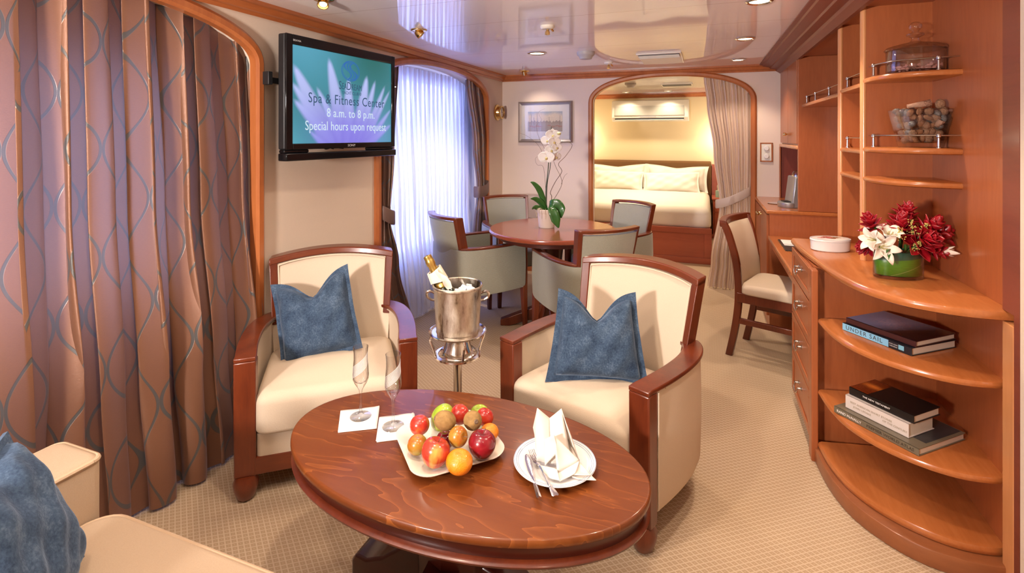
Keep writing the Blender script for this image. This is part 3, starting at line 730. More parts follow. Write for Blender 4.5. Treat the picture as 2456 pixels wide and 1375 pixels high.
tvtext('Spa & Fitness Center', 0.075, 0.022, 0.003, M_tdark, 'lettering', 0.86, space=1.1)
tvtext('8 a.m. to 8 p.m.', 0.068, 0.042, -0.070, M_tlight, 'lettering', 0.86, space=1.05)
tvtext('Special hours upon request', 0.070, 0.020, -0.142, M_tlight, 'lettering', 0.82, space=1.02)
mb = MB()
def oval(mb, cx, cz, rx, rz, wd, y=0.006, a0=0, a1=2*PI, n=48):
    rr = []
    for k in range(n+1):
        a = a0+(a1-a0)*k/n; rr.append([(cx+rx*math.cos(a), y, cz+rz*math.sin(a)), (cx+(rx-wd)*math.cos(a), y, cz+(rz-wd)*math.sin(a))])
    mb.loft(rr, caps=False, closed=False)
oval(mb, mid, 0.175, 0.074, 0.058, 0.005); oval(mb, mid, 0.175, 0.064, 0.049, 0.0025)
for off, ww in ((-0.022, .012), (0.0, 0.010), (0.022, .014)):
    P = smoothpts([(mid+off+.004, 0, 0.226), (mid+off-.026, 0, 0.208), (mid+off-.022, 0, 0.188), (mid+off+.014, 0, 0.168), (mid+off+.026, 0, 0.148), (mid+off+.000, 0, 0.124)], 6)
    mb.loft([[(p[0]-ww/2, 0.006, p[2]), (p[0]+ww/2, 0.006, p[2])] for p in P], caps=False, closed=False)
mb.build('emblem', M_tlogo, scr, smooth=False)
mb = MB(); vs, fs = text_geo('SONY', 0.019, 0.0003, sx=1.25); mb.add([(a+0.03, 0.0128+c_, -0.2475+b) for a, b, c_ in vs], fs); mb.build('lettering', M_tgrey, t, smooth=False)
mb = MB(); vs, fs = text_geo('BRAVIA', 0.014, 0.0003, sx=1.1); mb.add([(a-0.36, 0.0128+c_, 0.283+b) for a, b, c_ in vs], fs); mb.build('lettering', M_tgrey, t, smooth=False)
mb = MB(); mb.ball((0.43, 0.013, 0.12), 0.003, 8, 6); mb.build('indicator_light', M_lampglow, t)
mb = MB(); mb.box(-0.14, 0.14, -0.118, -0.098, -0.12, 0.12); mb.box(-0.455, -0.43, -0.118, -0.075, 0.06, 0.125); mb.box(-0.44, 0.36, -0.112, -0.1, 0.07, 0.10)
mb.box(-0.2, 0.1, -0.160, -0.15, -.12, .12); mb.box(-.16, -.10, -.152, -.1, -.1, .1)
mb.build('wall_arm', M_blackm, t, bevel=0.003)
mb = MB()
for s_ in range(2):
    mb.tube(smoothpts([(-0.22+.2*s_+random.uniform(-.02, .02)*k, -0.075, -0.262-0.006*math.sin(k*2.1+s_)) for k in range(7)][:7], 4), 0.003, 6)
mb.build('cable', M_blackm, t)

# ================================================================ pictures, clock, switch, ceiling fittings
t = thing('framed_print', 'silver-framed harbour print hanging on the back wall above the dining table', 'picture', (-1.579, WB-0.002, 1.593))
fw, fh = 0.594/2, 0.434/2
M_silver = plain('silver_frame', (0.46, 0.43, 0.42), 0.3, 0.8)
mb = MB(); pr = [(0, 0), (0, -0.018), (0.012, -0.026), (0.024, -0.020), (0.034, -0.016), (0.036, 0)]
rings = []
for cx, cz in ((-1, -1), (1, -1), (1, 1), (-1, 1)): rings.append([(cx*(fw-u), v, cz*(fh-u)) for u, v in pr])
mb.loft(rings, loop=True); mb.build('frame', M_silver, t, smooth=False)
MB().box(-fw+.03, fw-.03, -0.010, -0.004, -fh+.03, fh-.03).build('mat_board', plain('mat_board', (0.80, 0.72, 0.68), 0.6), t, smooth=False)
def print_pic(U, V):
    rs = np.random.RandomState(4); c = np.zeros(U.shape+(3,)); sky = np.array(lin(222, 200, 178)); top = np.array(lin(150, 160, 178)); wat = np.array(lin(172, 152, 140))
    k = np.clip((V-.8)*6+np.sin(U*14)*.25, 0, 1)[..., None]; c = sky*(1-k)+top*k
    m = (V < 0.42+0.02*np.sin(U*25))[..., None]; c = np.where(m, wat*(0.85+0.2*np.sin(V*60+U*8)[..., None]*.3), c)
    town = ((V > .40) & (V < .47+.06*np.abs(np.sin(U*9))+.03*np.sin(U*70))); c = np.where(town[..., None], np.array(lin(150, 128, 116)), c)
    for x0 in (0.1, .18, .28, .34, .62, .75, .86, .93):
        h = .5+.35*((x0*7) % 1); mast = (np.abs(U-x0) < .004) & (V > .3) & (V < h+.12); c = np.where(mast[..., None], np.array(lin(95, 85, 90)), c)
        hull = (np.abs(U-x0) < .05) & (np.abs(V-.3+.08*((x0*5) % 1)) < .03); c = np.where(hull[..., None], np.array(lin(165, 105, 90)), c)
    c *= (1+rs.uniform(-.12, .12, U.shape))[..., None]; return c*.82+np.array(lin(232, 214, 196))*.18
mb_pic = picture_mesh('print', vcol('harbour_print', 0.6), t, 90, 54, lambda u, v: (-0.192+.38*u, -0.0115, -0.10+.21*v), print_pic)
MB().box(-fw+.034, fw-.034, -0.0155, -0.0135, -fh+.034, fh-.034).build('glass_pane', M_pane, t, smooth=False)
t = thing('wall_clock', 'small round brass ship clock on the left wall by the corner', 'clock', (WL, 5.04, 1.695), rot=(0, PI/2, 0))
MB().lathe([(0.085, 0), (0.085, 0.012), (0.068, 0.02), (0.062, 0.045), (0.07, 0.05), (0.07, 0.062), (0.056, 0.066), (0.054, 0.05), (0.001, 0.05)], n=32).build('case', M_brass, t)
MB().lathe([(0.054, 0.051), (0.001, 0.052)], n=32, caps=True).build('dial', M_white, t)
mb = MB(); mb.box(-0.002, 0.002, 0, 0.04, 0.053, 0.054); mb.box(-0.03, 0, -0.002, 0.002, 0.053, 0.054); mb.build('hands', M_blackm, t, smooth=False)
t = thing('dimmer_switch_panel', 'white double dimmer switch in a wooden frame right of the archway', 'light switch', (0.528, WB-0.001, 1.296))
mb = MB()
for a in ((-.052, -.042, -.088, .088), (.042, .052, -.088, .088), (-.052, .052, -.088, -.078), (-.052, .052, .078, .088)): mb.box(a[0], a[1], -0.012, 0, a[2], a[3])
mb.build('frame', M_trim, t, smooth=False, bevel=0.002)
MB().box(-.042, .042, -0.008, 0, -.078, .078).build('plate', M_plastic, t, smooth=False, bevel=0.003)
for z in (-.035, .037):
    mb = MB(); mb.M = Matrix.Translation((0, -0.008, z)) @ Matrix.Rotation(PI/2, 4, 'X'); mb.lathe([(0.022, 0), (0.022, 0.012), (0.018, 0.016), (0.001, 0.016)], n=24); mb.build('dial', M_white, t)

def downlight(x, y, label, r=0.062, z=CH, name='recessed_downlight', grp=None):
    t = thing(name, label, 'ceiling light', (x, y, z), group=grp)
    MB().lathe([(r, 0.0), (r, -0.004), (r*.86, -0.009), (r*.74, -0.004), (r*.72, 0.0)], n=32, caps=False).build('ring', M_chrome, t, solid=0.002)
    MB().lathe([(r*.72, -0.001), (r*.3, -0.006), (0.001, -0.007)], n=24).build('lamp', M_lampglow, t)
    return t
downlight(-1.235, 3.84, 'chrome recessed downlight over the dining table, the largest seen on the ceiling', 0.075)
downlight(0.253, 3.75, 'recessed ceiling downlight between the nearest one and the one by the archway wall')
downlight(0.267, 4.78, 'recessed ceiling downlight nearest the archway wall')
downlight(0.247, 2.73, 'recessed ceiling downlight at the top edge, nearest the crown moulding end')
def eyeball(x, y, label, tx, ty):
    t = thing('eyeball_spotlight', label, 'spotlight', (x, y, CH))
    MB().lathe([(0.05, 0), (0.05, -0.004), (0.042, -0.008), (0.03, -0.008)], n=28).build('mounting_plate', M_brass, t)
    mb = MB(); d = Vector((tx, ty, -1)).normalized(); o = Vector((0, 0, -0.020)); q = Vector((0, 0, 1)).rotation_difference(d)
    mb.M = Matrix.Translation(o) @ q.to_matrix().to_4x4(); mb.lathe([(0.012, -.022), (0.022, -.016), (0.026, 0), (0.027, 0.018), (0.023, 0.018), (0.020, 0.008), (0.001, 0.006)], n=24)
    mb.build('lamp_head', M_brass, t)
    mb = MB(); mb.M = Matrix.Translation(o) @ q.to_matrix().to_4x4(); mb.lathe([(0.018, 0.009), (0.001, 0.011)], n=16); mb.build('bulb', M_bulb, t)
eyeball(-1.647, 2.748, 'brass swivel spotlight on the ceiling beyond the television', 0.9, 0.35)
eyeball(-1.695, 4.86, 'small dark swivel spotlight on the ceiling aimed at the framed print', 0.1, 0.6)
eyeball(-1.697, 1.96, 'brass swivel spotlight at the top edge, above the near window bay', 0.4, -0.6)
def ceiling_thing(name, label, cat, x, y, prof, mat, extra=None):
    t = thing(name, label, cat, (x, y, CH)); MB().lathe([(r, -z) for r, z in prof], n=32).build('housing', mat, t)
    if extra: extra(t)
    return t
def slots(t, r=0.045, z=-0.045):
    mb = MB()
    for k in range(20):
        a = 2*PI*k/20; c_, s_ = math.cos(a), math.sin(a)
        mb.add([(r*1.02*c_-.002*s_, r*1.02*s_+.002*c_, z+.012), (r*1.02*c_+.002*s_, r*1.02*s_-.002*c_, z+.012), (r*.62*c_+.002*s_, r*.62*s_-.002*c_, z-.012), (r*.62*c_-.002*s_, r*.62*s_+.002*c_, z-.012)], [(0, 1, 2, 3)])
    mb.build('vent_slots', M_grille, t, smooth=False, kind='stuff', solid=0.002)
M_det = plain('detector_grey', (0.42, 0.40, 0.41), 0.45)
ceiling_thing('smoke_detector', 'grey round smoke detector on the saloon ceiling beside the vent', 'smoke detector', -0.867, 3.935, [(0.07, 0), (0.07, 0.018), (0.062, 0.03), (0.055, 0.034), (0.045, 0.055), (0.001, 0.06)], M_det, slots)
ceiling_thing('smoke_detector', 'round smoke detector on the bedroom ceiling', 'smoke detector', -0.866, 6.492, [(0.07, 0), (0.07, 0.018), (0.062, 0.03), (0.055, 0.034), (0.045, 0.055), (0.001, 0.06)], M_det, slots)
def sprk(t):
    mb = MB(); mb.lathe([(0.008, -.02), (0.008, -.03), (0.014, -.034), (0.016, -.052), (0.001, -.056)], n=14); mb.tube([(0.02, 0, -.015), (0.03, 0.02, -.03)], 0.006, 8); mb.build('nozzle', M_brass, t)
ceiling_thing('fire_sprinkler', 'white ceiling sprinkler reflected in the glossy ceiling, nearest the camera', 'sprinkler', -0.872, 2.912, [(0.042, 0), (0.042, 0.012), (0.034, 0.02), (0.012, 0.022), (0.001, 0.022)], M_plastic, sprk)
ceiling_thing('fire_sprinkler', 'small white ceiling sprinkler between smoke detector and archway wall', 'sprinkler', -0.80, 4.56, [(0.036, 0), (0.036, 0.01), (0.03, 0.016), (0.012, 0.02), (0.001, 0.02)], M_plastic, sprk)
t = thing('ceiling_vent', 'white rectangular air vent with a dark louvred slot on the saloon ceiling', 'air vent', (-0.34, 4.44, CH))
MB().box(-.17, .17, -.29, .29, -.012, 0).build('plate', M_plastic, t, smooth=False, bevel=0.003)
mb = MB(); mb.box(-.155, .155, -.27, -.13, -.02, -.011); mb.build('louvre_slot', M_grille, t, smooth=False)
mb = MB()
for k in range(15): mb.box(-.155, .155, -.268+k*.0095, -.266+k*.0095, -.024, -.02)
mb.build('louvres', M_plastic, t, smooth=False)
t = thing('ceiling_vent', 'narrow dark-slotted air vent on the bedroom ceiling', 'air vent', (-0.33, 6.9, CH))
MB().box(-.19, .19, -.2, .2, -.012, 0).build('plate', M_plastic, t, smooth=False, bevel=0.003)
MB().box(-.17, .17, -.18, 0.0, -.02, -.011).build('louvre_slot', M_grille, t, smooth=False)
downlight(-1.104, 7.80, 'left of the two recessed downlights above the bedroom air conditioner', 0.06)
downlight(-0.499, 7.80, 'right of the two recessed downlights above the bedroom air conditioner', 0.06)

# ================================================================ bedroom
t = thing('air_conditioner', 'cream wall air conditioner unit high on the bedroom wall', 'air conditioner', (-0.787, 8.199, 1.83))
mb = MB(); mb.loft([[(x, 0, -.165), (x, -.13, -.165), (x, -.185, -.11), (x, -.195, 0.05), (x, -.16, 0.15), (x, -.10, .165), (x, 0, .165)] for x in (-.57, .57)]); mb.build('housing', M_plastic, t, bevel=0.01)
MB().box(-.52, .50, -.199, -.15, -.075, 0.07).build('filter_grille', plain('ac_grille', (0.42, 0.40, 0.36), 0.6), t, smooth=False, bevel=0.003)
MB().box(-.52, .50, -.180, -.10, -.145, -.115).build('outlet_slot', M_blackm, t, smooth=False)
mb = MB(); mb.box(-.52, .50, -.183, -.175, -.145, -.137); mb.build('louvre', M_plastic, t, smooth=False)
MB().box(-.14, .10, -.198, -.18, -.103, -.088).build('control_strip', M_det, t, smooth=False)
t = thing('bed', 'double bed with a red wood base and white bedding seen through the archway', 'bed', (-0.84, 7.15, 0))
BX = 0.915
MB().box(-BX, BX-.015, -1.0, .96, 0.0, 0.40).build('base', M_bedwood, t, smooth=False, bevel=0.004)
mb = MB(); f = .05
for a in ((-BX, BX, .001, .07), (-BX, BX, .34, .402), (BX-.08, BX, .07, .34), (-BX, -BX+.08, .07, .34)): mb.box(a[0], a[1], -1.015, -0.999, a[2], a[3])
mb.build('footboard_frame', M_bedwood, t, smooth=False, bevel=0.003)
def rrect(hx, hy, r, n=6):
    out = []
    for cx, cy, a0 in ((hx-r, hy-r, 0), (-hx+r, hy-r, PI/2), (-hx+r, -hy+r, PI), (hx-r, -hy+r, 3*PI/2)):
        for k in range(n+1):
            a = a0+PI/2*k/n; out.append((cx+r*math.cos(a), cy+r*math.sin(a)))
    return out
def soft_box(mb, hx, hy, z0, z1, r=0.05, rr=0.04, crown=0.0, cx=0, cy=0, wob=0, n=8, kmax=6):
    """upholstered block: rounded plan, rounded top and bottom edges, crowned top"""
    rings = []
    for k in range(4):
        a = PI/2*k/3; i = rr*.4*(1-math.sin(a)); rings.append((i, z0+rr*.4*(1-math.cos(a))))
    for k in range(n+1):
        a = PI/2*k/n; rings.append((rr*(1-math.cos(a)), z1-rr+rr*math.sin(a)))
    for k in range(1, kmax+1): rings.append((rr+(min(hx, hy)-rr)*k/(kmax+.15), z1+crown*(1-(1-k/(kmax+.15))**2)))
    R = []
    for i, z in rings:
        q = rrect(max(hx-i, .004), max(hy-i, .004), max(min(r, hx-i, hy-i)*.98-0, .002))
        R.append([(cx+x, cy+y, z+wob*math.sin(x*9+y*7)*math.sin(y*11-x*4)) for x, y in q])
    mb.loft(R)
mb = MB(); soft_box(mb, BX-.005, .97, .39, .63, .10, .10, .03, wob=.004); mb.build('mattress', M_bedlinen, t, label='white quilted bedspread')
t2 = MB(); t2.box(-1.80, 0.085, 8.13, 8.198, 0.0, 1.03)
o = MB(); o.loft([[(x, 8.135, 0.2), (x, 8.11, 0.3), (x, 8.11, 1.0), (x, 8.125, 1.05), (x, 8.16, 1.065), (x, 8.198, 1.06), (x, 8.198, .2)] for x in (-1.79, -1.70, 0.03, 0.09)])
o = o.build('headboard', fabric('headboard_brown', (0.15, 0.075, 0.03), 0.1, 200), bevel=0.015); tag(o, 'low brown upholstered headboard behind the bed pillows', 'headboard')

def pillow_geo(a, b, T, flange=0.0, chop=0.0, n=36, wrinkle=0.006, seed=1, pinch=0.06, slump=0.0):
    """cushion standing in its own X-Z plane, thickness along Y; returns one closed mesh"""
    rnd = random.Random(seed); p1, p2, p3 = (rnd.uniform(0, 6) for _ in range(3))
    fb = 1-flange
    def pos(u, v, side):
        x = a*u*(1-pinch*(1-v*v)); z = b*v*(1-pinch*(1-u*u))
        z -= chop*max(0, v+.15)**1.5*math.exp(-(abs(u)/.42)**1.6)
        x += slump*(1-v)*u*a*.5
        uu, vv = min(1, abs(u)/fb), min(1, abs(v)/fb)
        t_ = T*(max(0, 1-uu**2.6)*max(0, 1-vv**2.6))**0.36
        t_ *= 1-2.2*chop*max(0, v)*math.exp(-(u/.3)**2)
        y = side*(t_+0.005)+wrinkle*(math.sin(7*u+p1+3*v)*math.sin(5*v+p2)+.6*math.sin(13*u-9*v+p3))*min(1, t_/T*2+.25)
        if flange and (abs(u) > fb or abs(v) > fb): y += 0.003*math.sin(6*(u if abs(v) > fb else v)+p2)
        return (x, y, z)
    mb = MB()
    # ease parameters so the border gets points
    def e(k): q = -1+2*k/n; return math.copysign(abs(q)**0.8, q)
    for side in (1, -1): mb.add([pos(e(i), e(j), side) for j in range(n+1) for i in range(n+1)], [(j*(n+1)+i, j*(n+1)+i+1, (j+1)*(n+1)+i+1, (j+1)*(n+1)+i) for j in range(n) for i in range(n)])
    m = (n+1)**2; idx = lambda i, j: j*(n+1)+i
    edge = [idx(i, 0) for i in range(n)]+[idx(n, j) for j in range(n)]+[idx(i, n) for i in range(n, 0, -1)]+[idx(0, j) for j in range(n, 0, -1)]
    for k in range(len(edge)):
        p, q = edge[k], edge[(k+1) % len(edge)]; mb.f.append((p, q, q+m, p+m)); mb.m.append(0)
    return mb
def basis(c, right, up):
    r = Vector(right).normalized(); u = Vector(up); u = (u-r*u.dot(r)).normalized(); n = u.cross(r)  # local x=r, y=n, z=u
    return Matrix(((r.x, n.x, u.x, c[0]), (r.y, n.y, u.y, c[1]), (r.z, n.z, u.z, c[2]), (0, 0, 0, 1)))
def pillow(name, label, cat, mat, c, right, up, a, b, T, group=None, **k):
    o = pillow_geo(a, b, T, **k).build(name, mat); o.matrix_world = basis(c, right, up)
    return tag(o, label, cat, group)
M_pill = fabric('pillowcase_white', (0.92, 0.86, 0.76), 0.02, 150, 0.15, 0.85)
pillow('bed_pillow', 'large white flanged pillow, left of the rear pair against the headboard', 'pillow', M_pill, (-1.26, 8.02, .815), (1, 0, .02), (0, .28, 1), .455, .20, .09, flange=.10, seed=3, wrinkle=.006, chop=.03)
pillow('bed_pillow', 'large white flanged pillow, right of the rear pair against the headboard', 'pillow', M_pill, (-0.40, 8.02, .812), (1, 0, -.03), (0, .28, 1), .455, .20, .09, flange=.10, seed=4, wrinkle=.006, chop=.03)
pillow('bed_pillow', 'smaller white pillow leaning in front at the left of the bed', 'pillow', M_pill, (-1.24, 7.83, .765), (1, 0, -.02), (0, .55, 1), .39, .165, .09, flange=.08, seed=5, wrinkle=.006)
pillow('bed_pillow', 'smaller white pillow leaning in front at the right of the bed', 'pillow', M_pill, (-0.46, 7.81, .76), (1, 0, .03), (0, .55, 1), .40, .165, .09, flange=.08, seed=6, wrinkle=.006)
t = thing('nightstand', 'red wood nightstand at the right side of the bed', 'nightstand', (0.33, 7.95, 0))
MB().box(-.22, .24, -.2, .22, .06, .54).build('body', M_bedwood, t, smooth=False)
MB().box(-.235, .25, -.22, .22, .54, .57).build('top', M_bedwood, t, smooth=False, bevel=0.008)
MB().box(-.235, .25, -.21, .22, 0, .06).build('plinth', M_bedwood, t, smooth=False, bevel=0.004)
for z0, z1 in ((.38, .52), (.08, .36)): MB().box(-.2, .22, -.212, -.2, z0, z1).build('drawer', M_bedwood, t, smooth=False, bevel=0.003)
o = MB().box(.10, WR-.002, 8.17, 8.198, .57, 1.02).build('headboard_side_panel', M_bedwood, smooth=False); tag(o, 'red wood wall panel above the nightstand', 'wall panel')
t = thing('bedside_gadget', 'small chrome-topped bottle in a green holder on the nightstand', 'bottle', (0.19, 7.86, .571))
MB().lathe([(0.045, 0), (0.045, .09), (0.04, .095), (0.001, .095)], n=20).build('holder', plain('sage_plastic', (0.22, 0.30, 0.22), 0.5), t)
MB().lathe([(0.026, .095), (0.028, .16), (0.018, .18), (0.018, .215), (0.001, .22)], n=20).build('bottle', M_chrome, t)
t = thing('wall_sconce', 'small lit brass bedside sconce half hidden by the bedroom curtain', 'wall lamp', (0.24, 8.198, 1.28))
mb = MB(); mb.tube(smoothpts([(0, 0, 0), (0, -.06, .0), (0, -.1, .03), (0, -.1, .07)], 5), .007); mb.M = Matrix.Rotation(PI/2, 4, 'X'); mb.lathe([(0.035, 0), (0.035, .008), (0.001, .01)], n=20); mb.M = None; mb.build('arm', M_brass, t)
MB().lathe([(0.055, .05), (0.035, .15)], 0, -.1, n=24, caps=False).build('shade', plain('sconce_shade', (0.9, 0.8, 0.6), 0.7, emit=(1, .75, .4), es=5), t, solid=.002)

# ================================================================ tub chairs
def offset_path(P, d):
    out = []; m = len(P)
    for i in range(m):
        a = P[max(i-1, 0)]; b = P[min(i+1, m-1)]; dx, dy = b[0]-a[0], b[1]-a[1]; L = math.hypot(dx, dy)
        out.append((P[i][0]+dy/L*d, P[i][1]-dx/L*d))
    return out
def tub_chair(name, label, group, o, rz, w, bw, dep, bow, zlo, zarm, ztop, lean, seat, fab, fabo, pipe, dining=False):
    t = thing(name, label, 'armchair' if not dining else 'dining chair', (o[0], o[1], 0), rz, group)
    # centreline of the right-hand side from the front post to the back, then across the back
    R = [(w, 0.0), (w+.012, .15), (w+.010, .30), (w-.012, dep-.13), (bw+.02, dep-.04), (bw-.03, dep+.005)]
    B = [(bw*.55, dep+bow*.65), (0, dep+bow)]
    def bez(t_): 
        p = [(w, 0.0), (w+.035, dep*.55), (w+.02, dep+.0), (bw*.86, dep+.035)]; m_ = 1-t_
        return tuple(m_**3*p[0][k]+3*m_*m_*t_*p[1][k]+3*m_*t_*t_*p[2][k]+t_**3*p[3][k] for k in (0, 1))
    right = [(w, -0.0), (w, .03)]+[(x, y+.03*(1-k/26)) for k, (x, y) in ((k, bez(k/26)) for k in range(3, 27))]
    x0_, y0_ = right[-1]; right += [(x0_*(1-k/10), y0_+(dep+bow-y0_)*(1-(1-k/10)**2)) for k in range(1, 11)]
    full = right+[(-x, y) for x, y in right[-2::-1]]
    th = .030
    inn, out_ = offset_path(full, -th), offset_path(full, th)
    inn = offset_path(full, th*-1); 
    # outward is away from the seat: choose the side with larger |x| at the start
    if abs(inn[3][0]) > abs(out_[3][0]): inn, out_ = out_, inn
    mb = MB(); rings = []; nF = len(full); skip = 1
    for i in range(skip, nF-skip):
        s_ = abs(i-nF//2)/(nF/2); zb = zlo+(0.06*(1-s_)**.7*0 if not dining else 0.0)
        (ix, iy), (ox, oy) = inn[i], out_[i]; cx, cy = full[i]
        def q(f_, z): return (cx+(ox-cx)*f_, cy+(oy-cy)*f_, z)
        zt = zarm-.0165
        rings.append([q(-1, zb+.01), q(.6, zb), q(.95, zb+.03), q(1.12, (zb+zt)/2), q(1.0, zt-.03), q(.95, zt), q(-.95, zt), q(-1.08, (zb+zt)/2)])
    mb.loft(rings); mb.build('shell', fabo, t, angle=50)
    # arm rails
    for s_ in (1, -1):
        P = right[:24]; hw = .040 if not dining else .024
        a, b = offset_path(P, -hw), offset_path(P, hw); tk = .016
        mb = MB(); mb.loft([[(s_*a[i][0], a[i][1], zarm-tk), (s_*b[i][0], b[i][1], zarm-tk), (s_*b[i][0], b[i][1], zarm), (s_*a[i][0], a[i][1], zarm)] for i in range(len(P))])
        mb.build('armrest', M_cherry, t, bevel=.0035, seg=2, angle=30)
        if not dining:
            mb = MB(); mb.loft([[(s_*(w-hw), y0, z), (s_*(w+hw), y0, z), (s_*(w+hw), .062, z), (s_*(w-hw), .062, z)] for z, y0 in ((.095, .012), (.3, .003), (zarm-.0165, 0.001))])
            mb.build('front_post', M_cherry, t, bevel=.005)
            for yy in (.035, dep-.06):
                xx = s_*(w if yy < .2 else w-.07)
                mb = MB(); mb.lathe([(.022, 0), (.034, .012), (.045, .045), (.048, .07), (.04, .09), (.038, .097)], xx, yy, n=24); mb.build('foot', M_cherry, t)
        else:
            mb = MB(); mb.loft([[(s_*(w-k), 0.002+.0, z), (s_*(w+.022), 0.002, z), (s_*(w+.022), .002+k+.018, z), (s_*(w-k), .002+k+.018, z)] for z, k in ((0, .008), (.30, .022), (zarm-.0165, .022))])
            mb.build('leg', M_cherry, t, bevel=.003)
            mb = MB(); mb.loft([[(s_*.17+dx*k, yy+dy*k, z) for dx, dy in ((-1, -1), (1, -1), (1, 1), (-1, 1))] for z, k, yy in ((0, .013, dep+.03), (.33, .022, dep-.03))])
            mb.build('leg', M_cherry, t, bevel=.003)
    # back: padded panel inside a wooden frame, bowed and leaning
    def bp(u, z, off):
        k = (z-zarm+.05)/(ztop-zarm+.05); x = u*bw*(1+.09*k)
        y = dep+bow*(1-u*u)+lean*max(k, -1.0)+off; return (x, y, z)
    def ztp(u): return ztop+(.022 if not dining else .004)*(1-u*u)
    zs0 = seat-.04; nu, nv = 20, 8
    fl = .042 if not dining else .028
    def panel(off, bul): 
        def f_(u, v):
            uu = (-1+2*u)*(1-.03*min(1, max(0, (v-.25)*4))); z = zs0+(ztp(uu)-.035-zs0)*v
            return bp(uu, z, off+bul*(1-(2*u-1)**2)**.5*(4*v*(1-v))**.4)
        return f_
    mb = MB(); A = panel(-fl*.75, -.018); Z = panel(fl*.8, .010)
    mb.grid(A, nu, nv); n0 = len(mb.v); mb.grid(Z, nu, nv)
    I = lambda i, j: j*(nu+1)+i
    ed = [I(i, 0) for i in range(nu)]+[I(nu, j) for j in range(nv)]+[I(i, nv) for i in range(nu, 0, -1)]+[I(0, j) for j in range(nv, 0, -1)]
    for k in range(len(ed)): p, q = ed[k], ed[(k+1) % len(ed)]; mb.f.append((p, q, q+n0, p+n0)); mb.m.append(0)
    mb.build('backrest', fab, t, angle=60)
    sw = .032 if not dining else .022
    for s_ in (1, -1):
        mb = MB(); rings = []
        for k in range(9):
            z = zarm-.04+(ztop-.01-zarm+.04)*k/8; e = 1-sw/bw
            rings.append([bp(s_*e, z, -fl), bp(s_*1.0, z, -fl), bp(s_*1.0, z, fl), bp(s_*e, z, fl)])
        mb.loft(rings); mb.build('back_stile', M_cherry, t, bevel=.004, angle=30)
    mb = MB(); rings = []
    for k in range(25):
        u = -1+2*k/24; zt = ztp(u); h_ = .032 if not dining else .022
        rings.append([bp(u, zt-h_, -fl-.002), bp(u, zt-h_, fl+.002), bp(u, zt, fl+.002), bp(u, zt, -fl-.002)])
    mb.loft(rings); mb.build('top_rail', M_cherryx, t, bevel=.006, angle=30)
    if pipe:
        pts = []
        e = 1-(sw+.004)/bw
        for k in range(7): z = zarm+.005+(ztop-.037-zarm-.005)*k/6; pts.append(bp(-e, z, -fl*.75-.008))
        for k in range(1, 12): u = -e+2*e*k/12; pts.append(bp(u, ztp(u)-.037, -fl*.75-.016))
        for k in range(6, -1, -1): z = zarm+.005+(ztop-.037-zarm-.005)*k/6; pts.append(bp(e, z, -fl*.75-.008))
        mb = MB(); mb.tube(pts, .0035, 6); mb.build('piping', M_pipe, t)
        for s_ in (1, -1):
            P = offset_path(right[:25], -(th+.001)); P2 = offset_path(right[:25], (th+.001))
            if abs(P[3][0]) > abs(P2[3][0]): P, P2 = P2, P
            mb = MB(); mb.tube([(s_*x, y, zarm-.022) for x, y in P2[2:]], .0035, 6); mb.tube([(s_*P2[2][0], .066, z) for z in (.14, zarm-.022)], .0035, 6)
            mb.tube([(s_*x, y, zarm-.022) for x, y in P[2:]], .0035, 6); mb.build('piping', M_pipe, t)
    # seat
    if not dining:
        mb = MB(); soft_box(mb, w-.038, (dep-.03)/2, .165, .262, .02, .01, 0, 0, dep/2-.0); mb.build('seat_base', fab, t)
        mb = MB(); soft_box(mb, w-.034, (dep+.01)/2, .262, seat, .05, .045, .03, 0, dep/2-.012); mb.build('seat_cushion', fab, t)
        MB().box(-w+.03, w-.03, .012, .05, .098, .168).build('front_rail', M_cherryx, t, smooth=False, bevel=.004)
    else:
        mb = MB(); soft_box(mb, w-.03, dep/2, zlo+.005, seat, .05, .04, .02, 0, dep/2+.005); mb.build('seat_cushion', fab, t)
    return t
AC = dict(w=.318, bw=.275, dep=.50, bow=.085, zlo=.115, zarm=.573, ztop=.838, lean=.075, seat=.425, fab=M_cream, fabo=M_cream, pipe=True)
tub_chair('armchair', 'cream upholstered armchair with cherry wood frame in front of the near window curtain', 'cream armchairs around the coffee table', (-1.445, 1.71), math.radians(38.7), **AC)
tub_chair('armchair', 'cream upholstered armchair with cherry wood frame turned with its back to the dining table', 'cream armchairs around the coffee table', (-.507, 1.93), math.radians(-22.8), **AC)
DC = dict(w=.245, bw=.205, dep=.50, bow=.07, zlo=.315, zarm=.655, ztop=.872, lean=.06, seat=.47, fab=M_grey, fabo=M_grey, pipe=False, dining=True)
tub_chair('dining_armchair', 'grey-green dining armchair nearest the sheer curtain, seen from behind beside the ice bucket', 'grey dining armchairs round the table', (-1.465, 3.80), math.radians(145.2), **DC)
tub_chair('dining_armchair', 'grey-green dining armchair in the far window corner under the brass clock', 'grey dining armchairs round the table', (-1.417, 4.147), math.radians(41.3), **DC)
tub_chair('dining_armchair', 'grey-green dining armchair standing before the bedroom archway', 'grey dining armchairs round the table', (-.893, 4.07), math.radians(-34), **DC)
tub_chair('dining_armchair', 'grey-green dining armchair seen from behind, directly behind the cream armchair', 'grey dining armchairs round the table', (-.95, 3.62), math.radians(-137), **DC)

# cushions on the chairs
pillow('throw_pillow', 'blue velvet cushion leaning in the armchair by the window curtain', 'cushion', M_velvet, (-1.712, 1.93, .600), (.80, .53, .22), (-.25, .30, .92), .180, .20, .08, flange=.13, chop=.085, seed=1, pinch=.04)
pillow('throw_pillow', 'blue velvet cushion with a dented top standing in the armchair before the dining chairs', 'cushion', M_velvet, (-.425, 2.14, .605), (.95, .25, -.02), (-.05, .33, .93), .165, .188, .08, flange=.14, chop=.095, seed=2, pinch=.05, slump=.28)

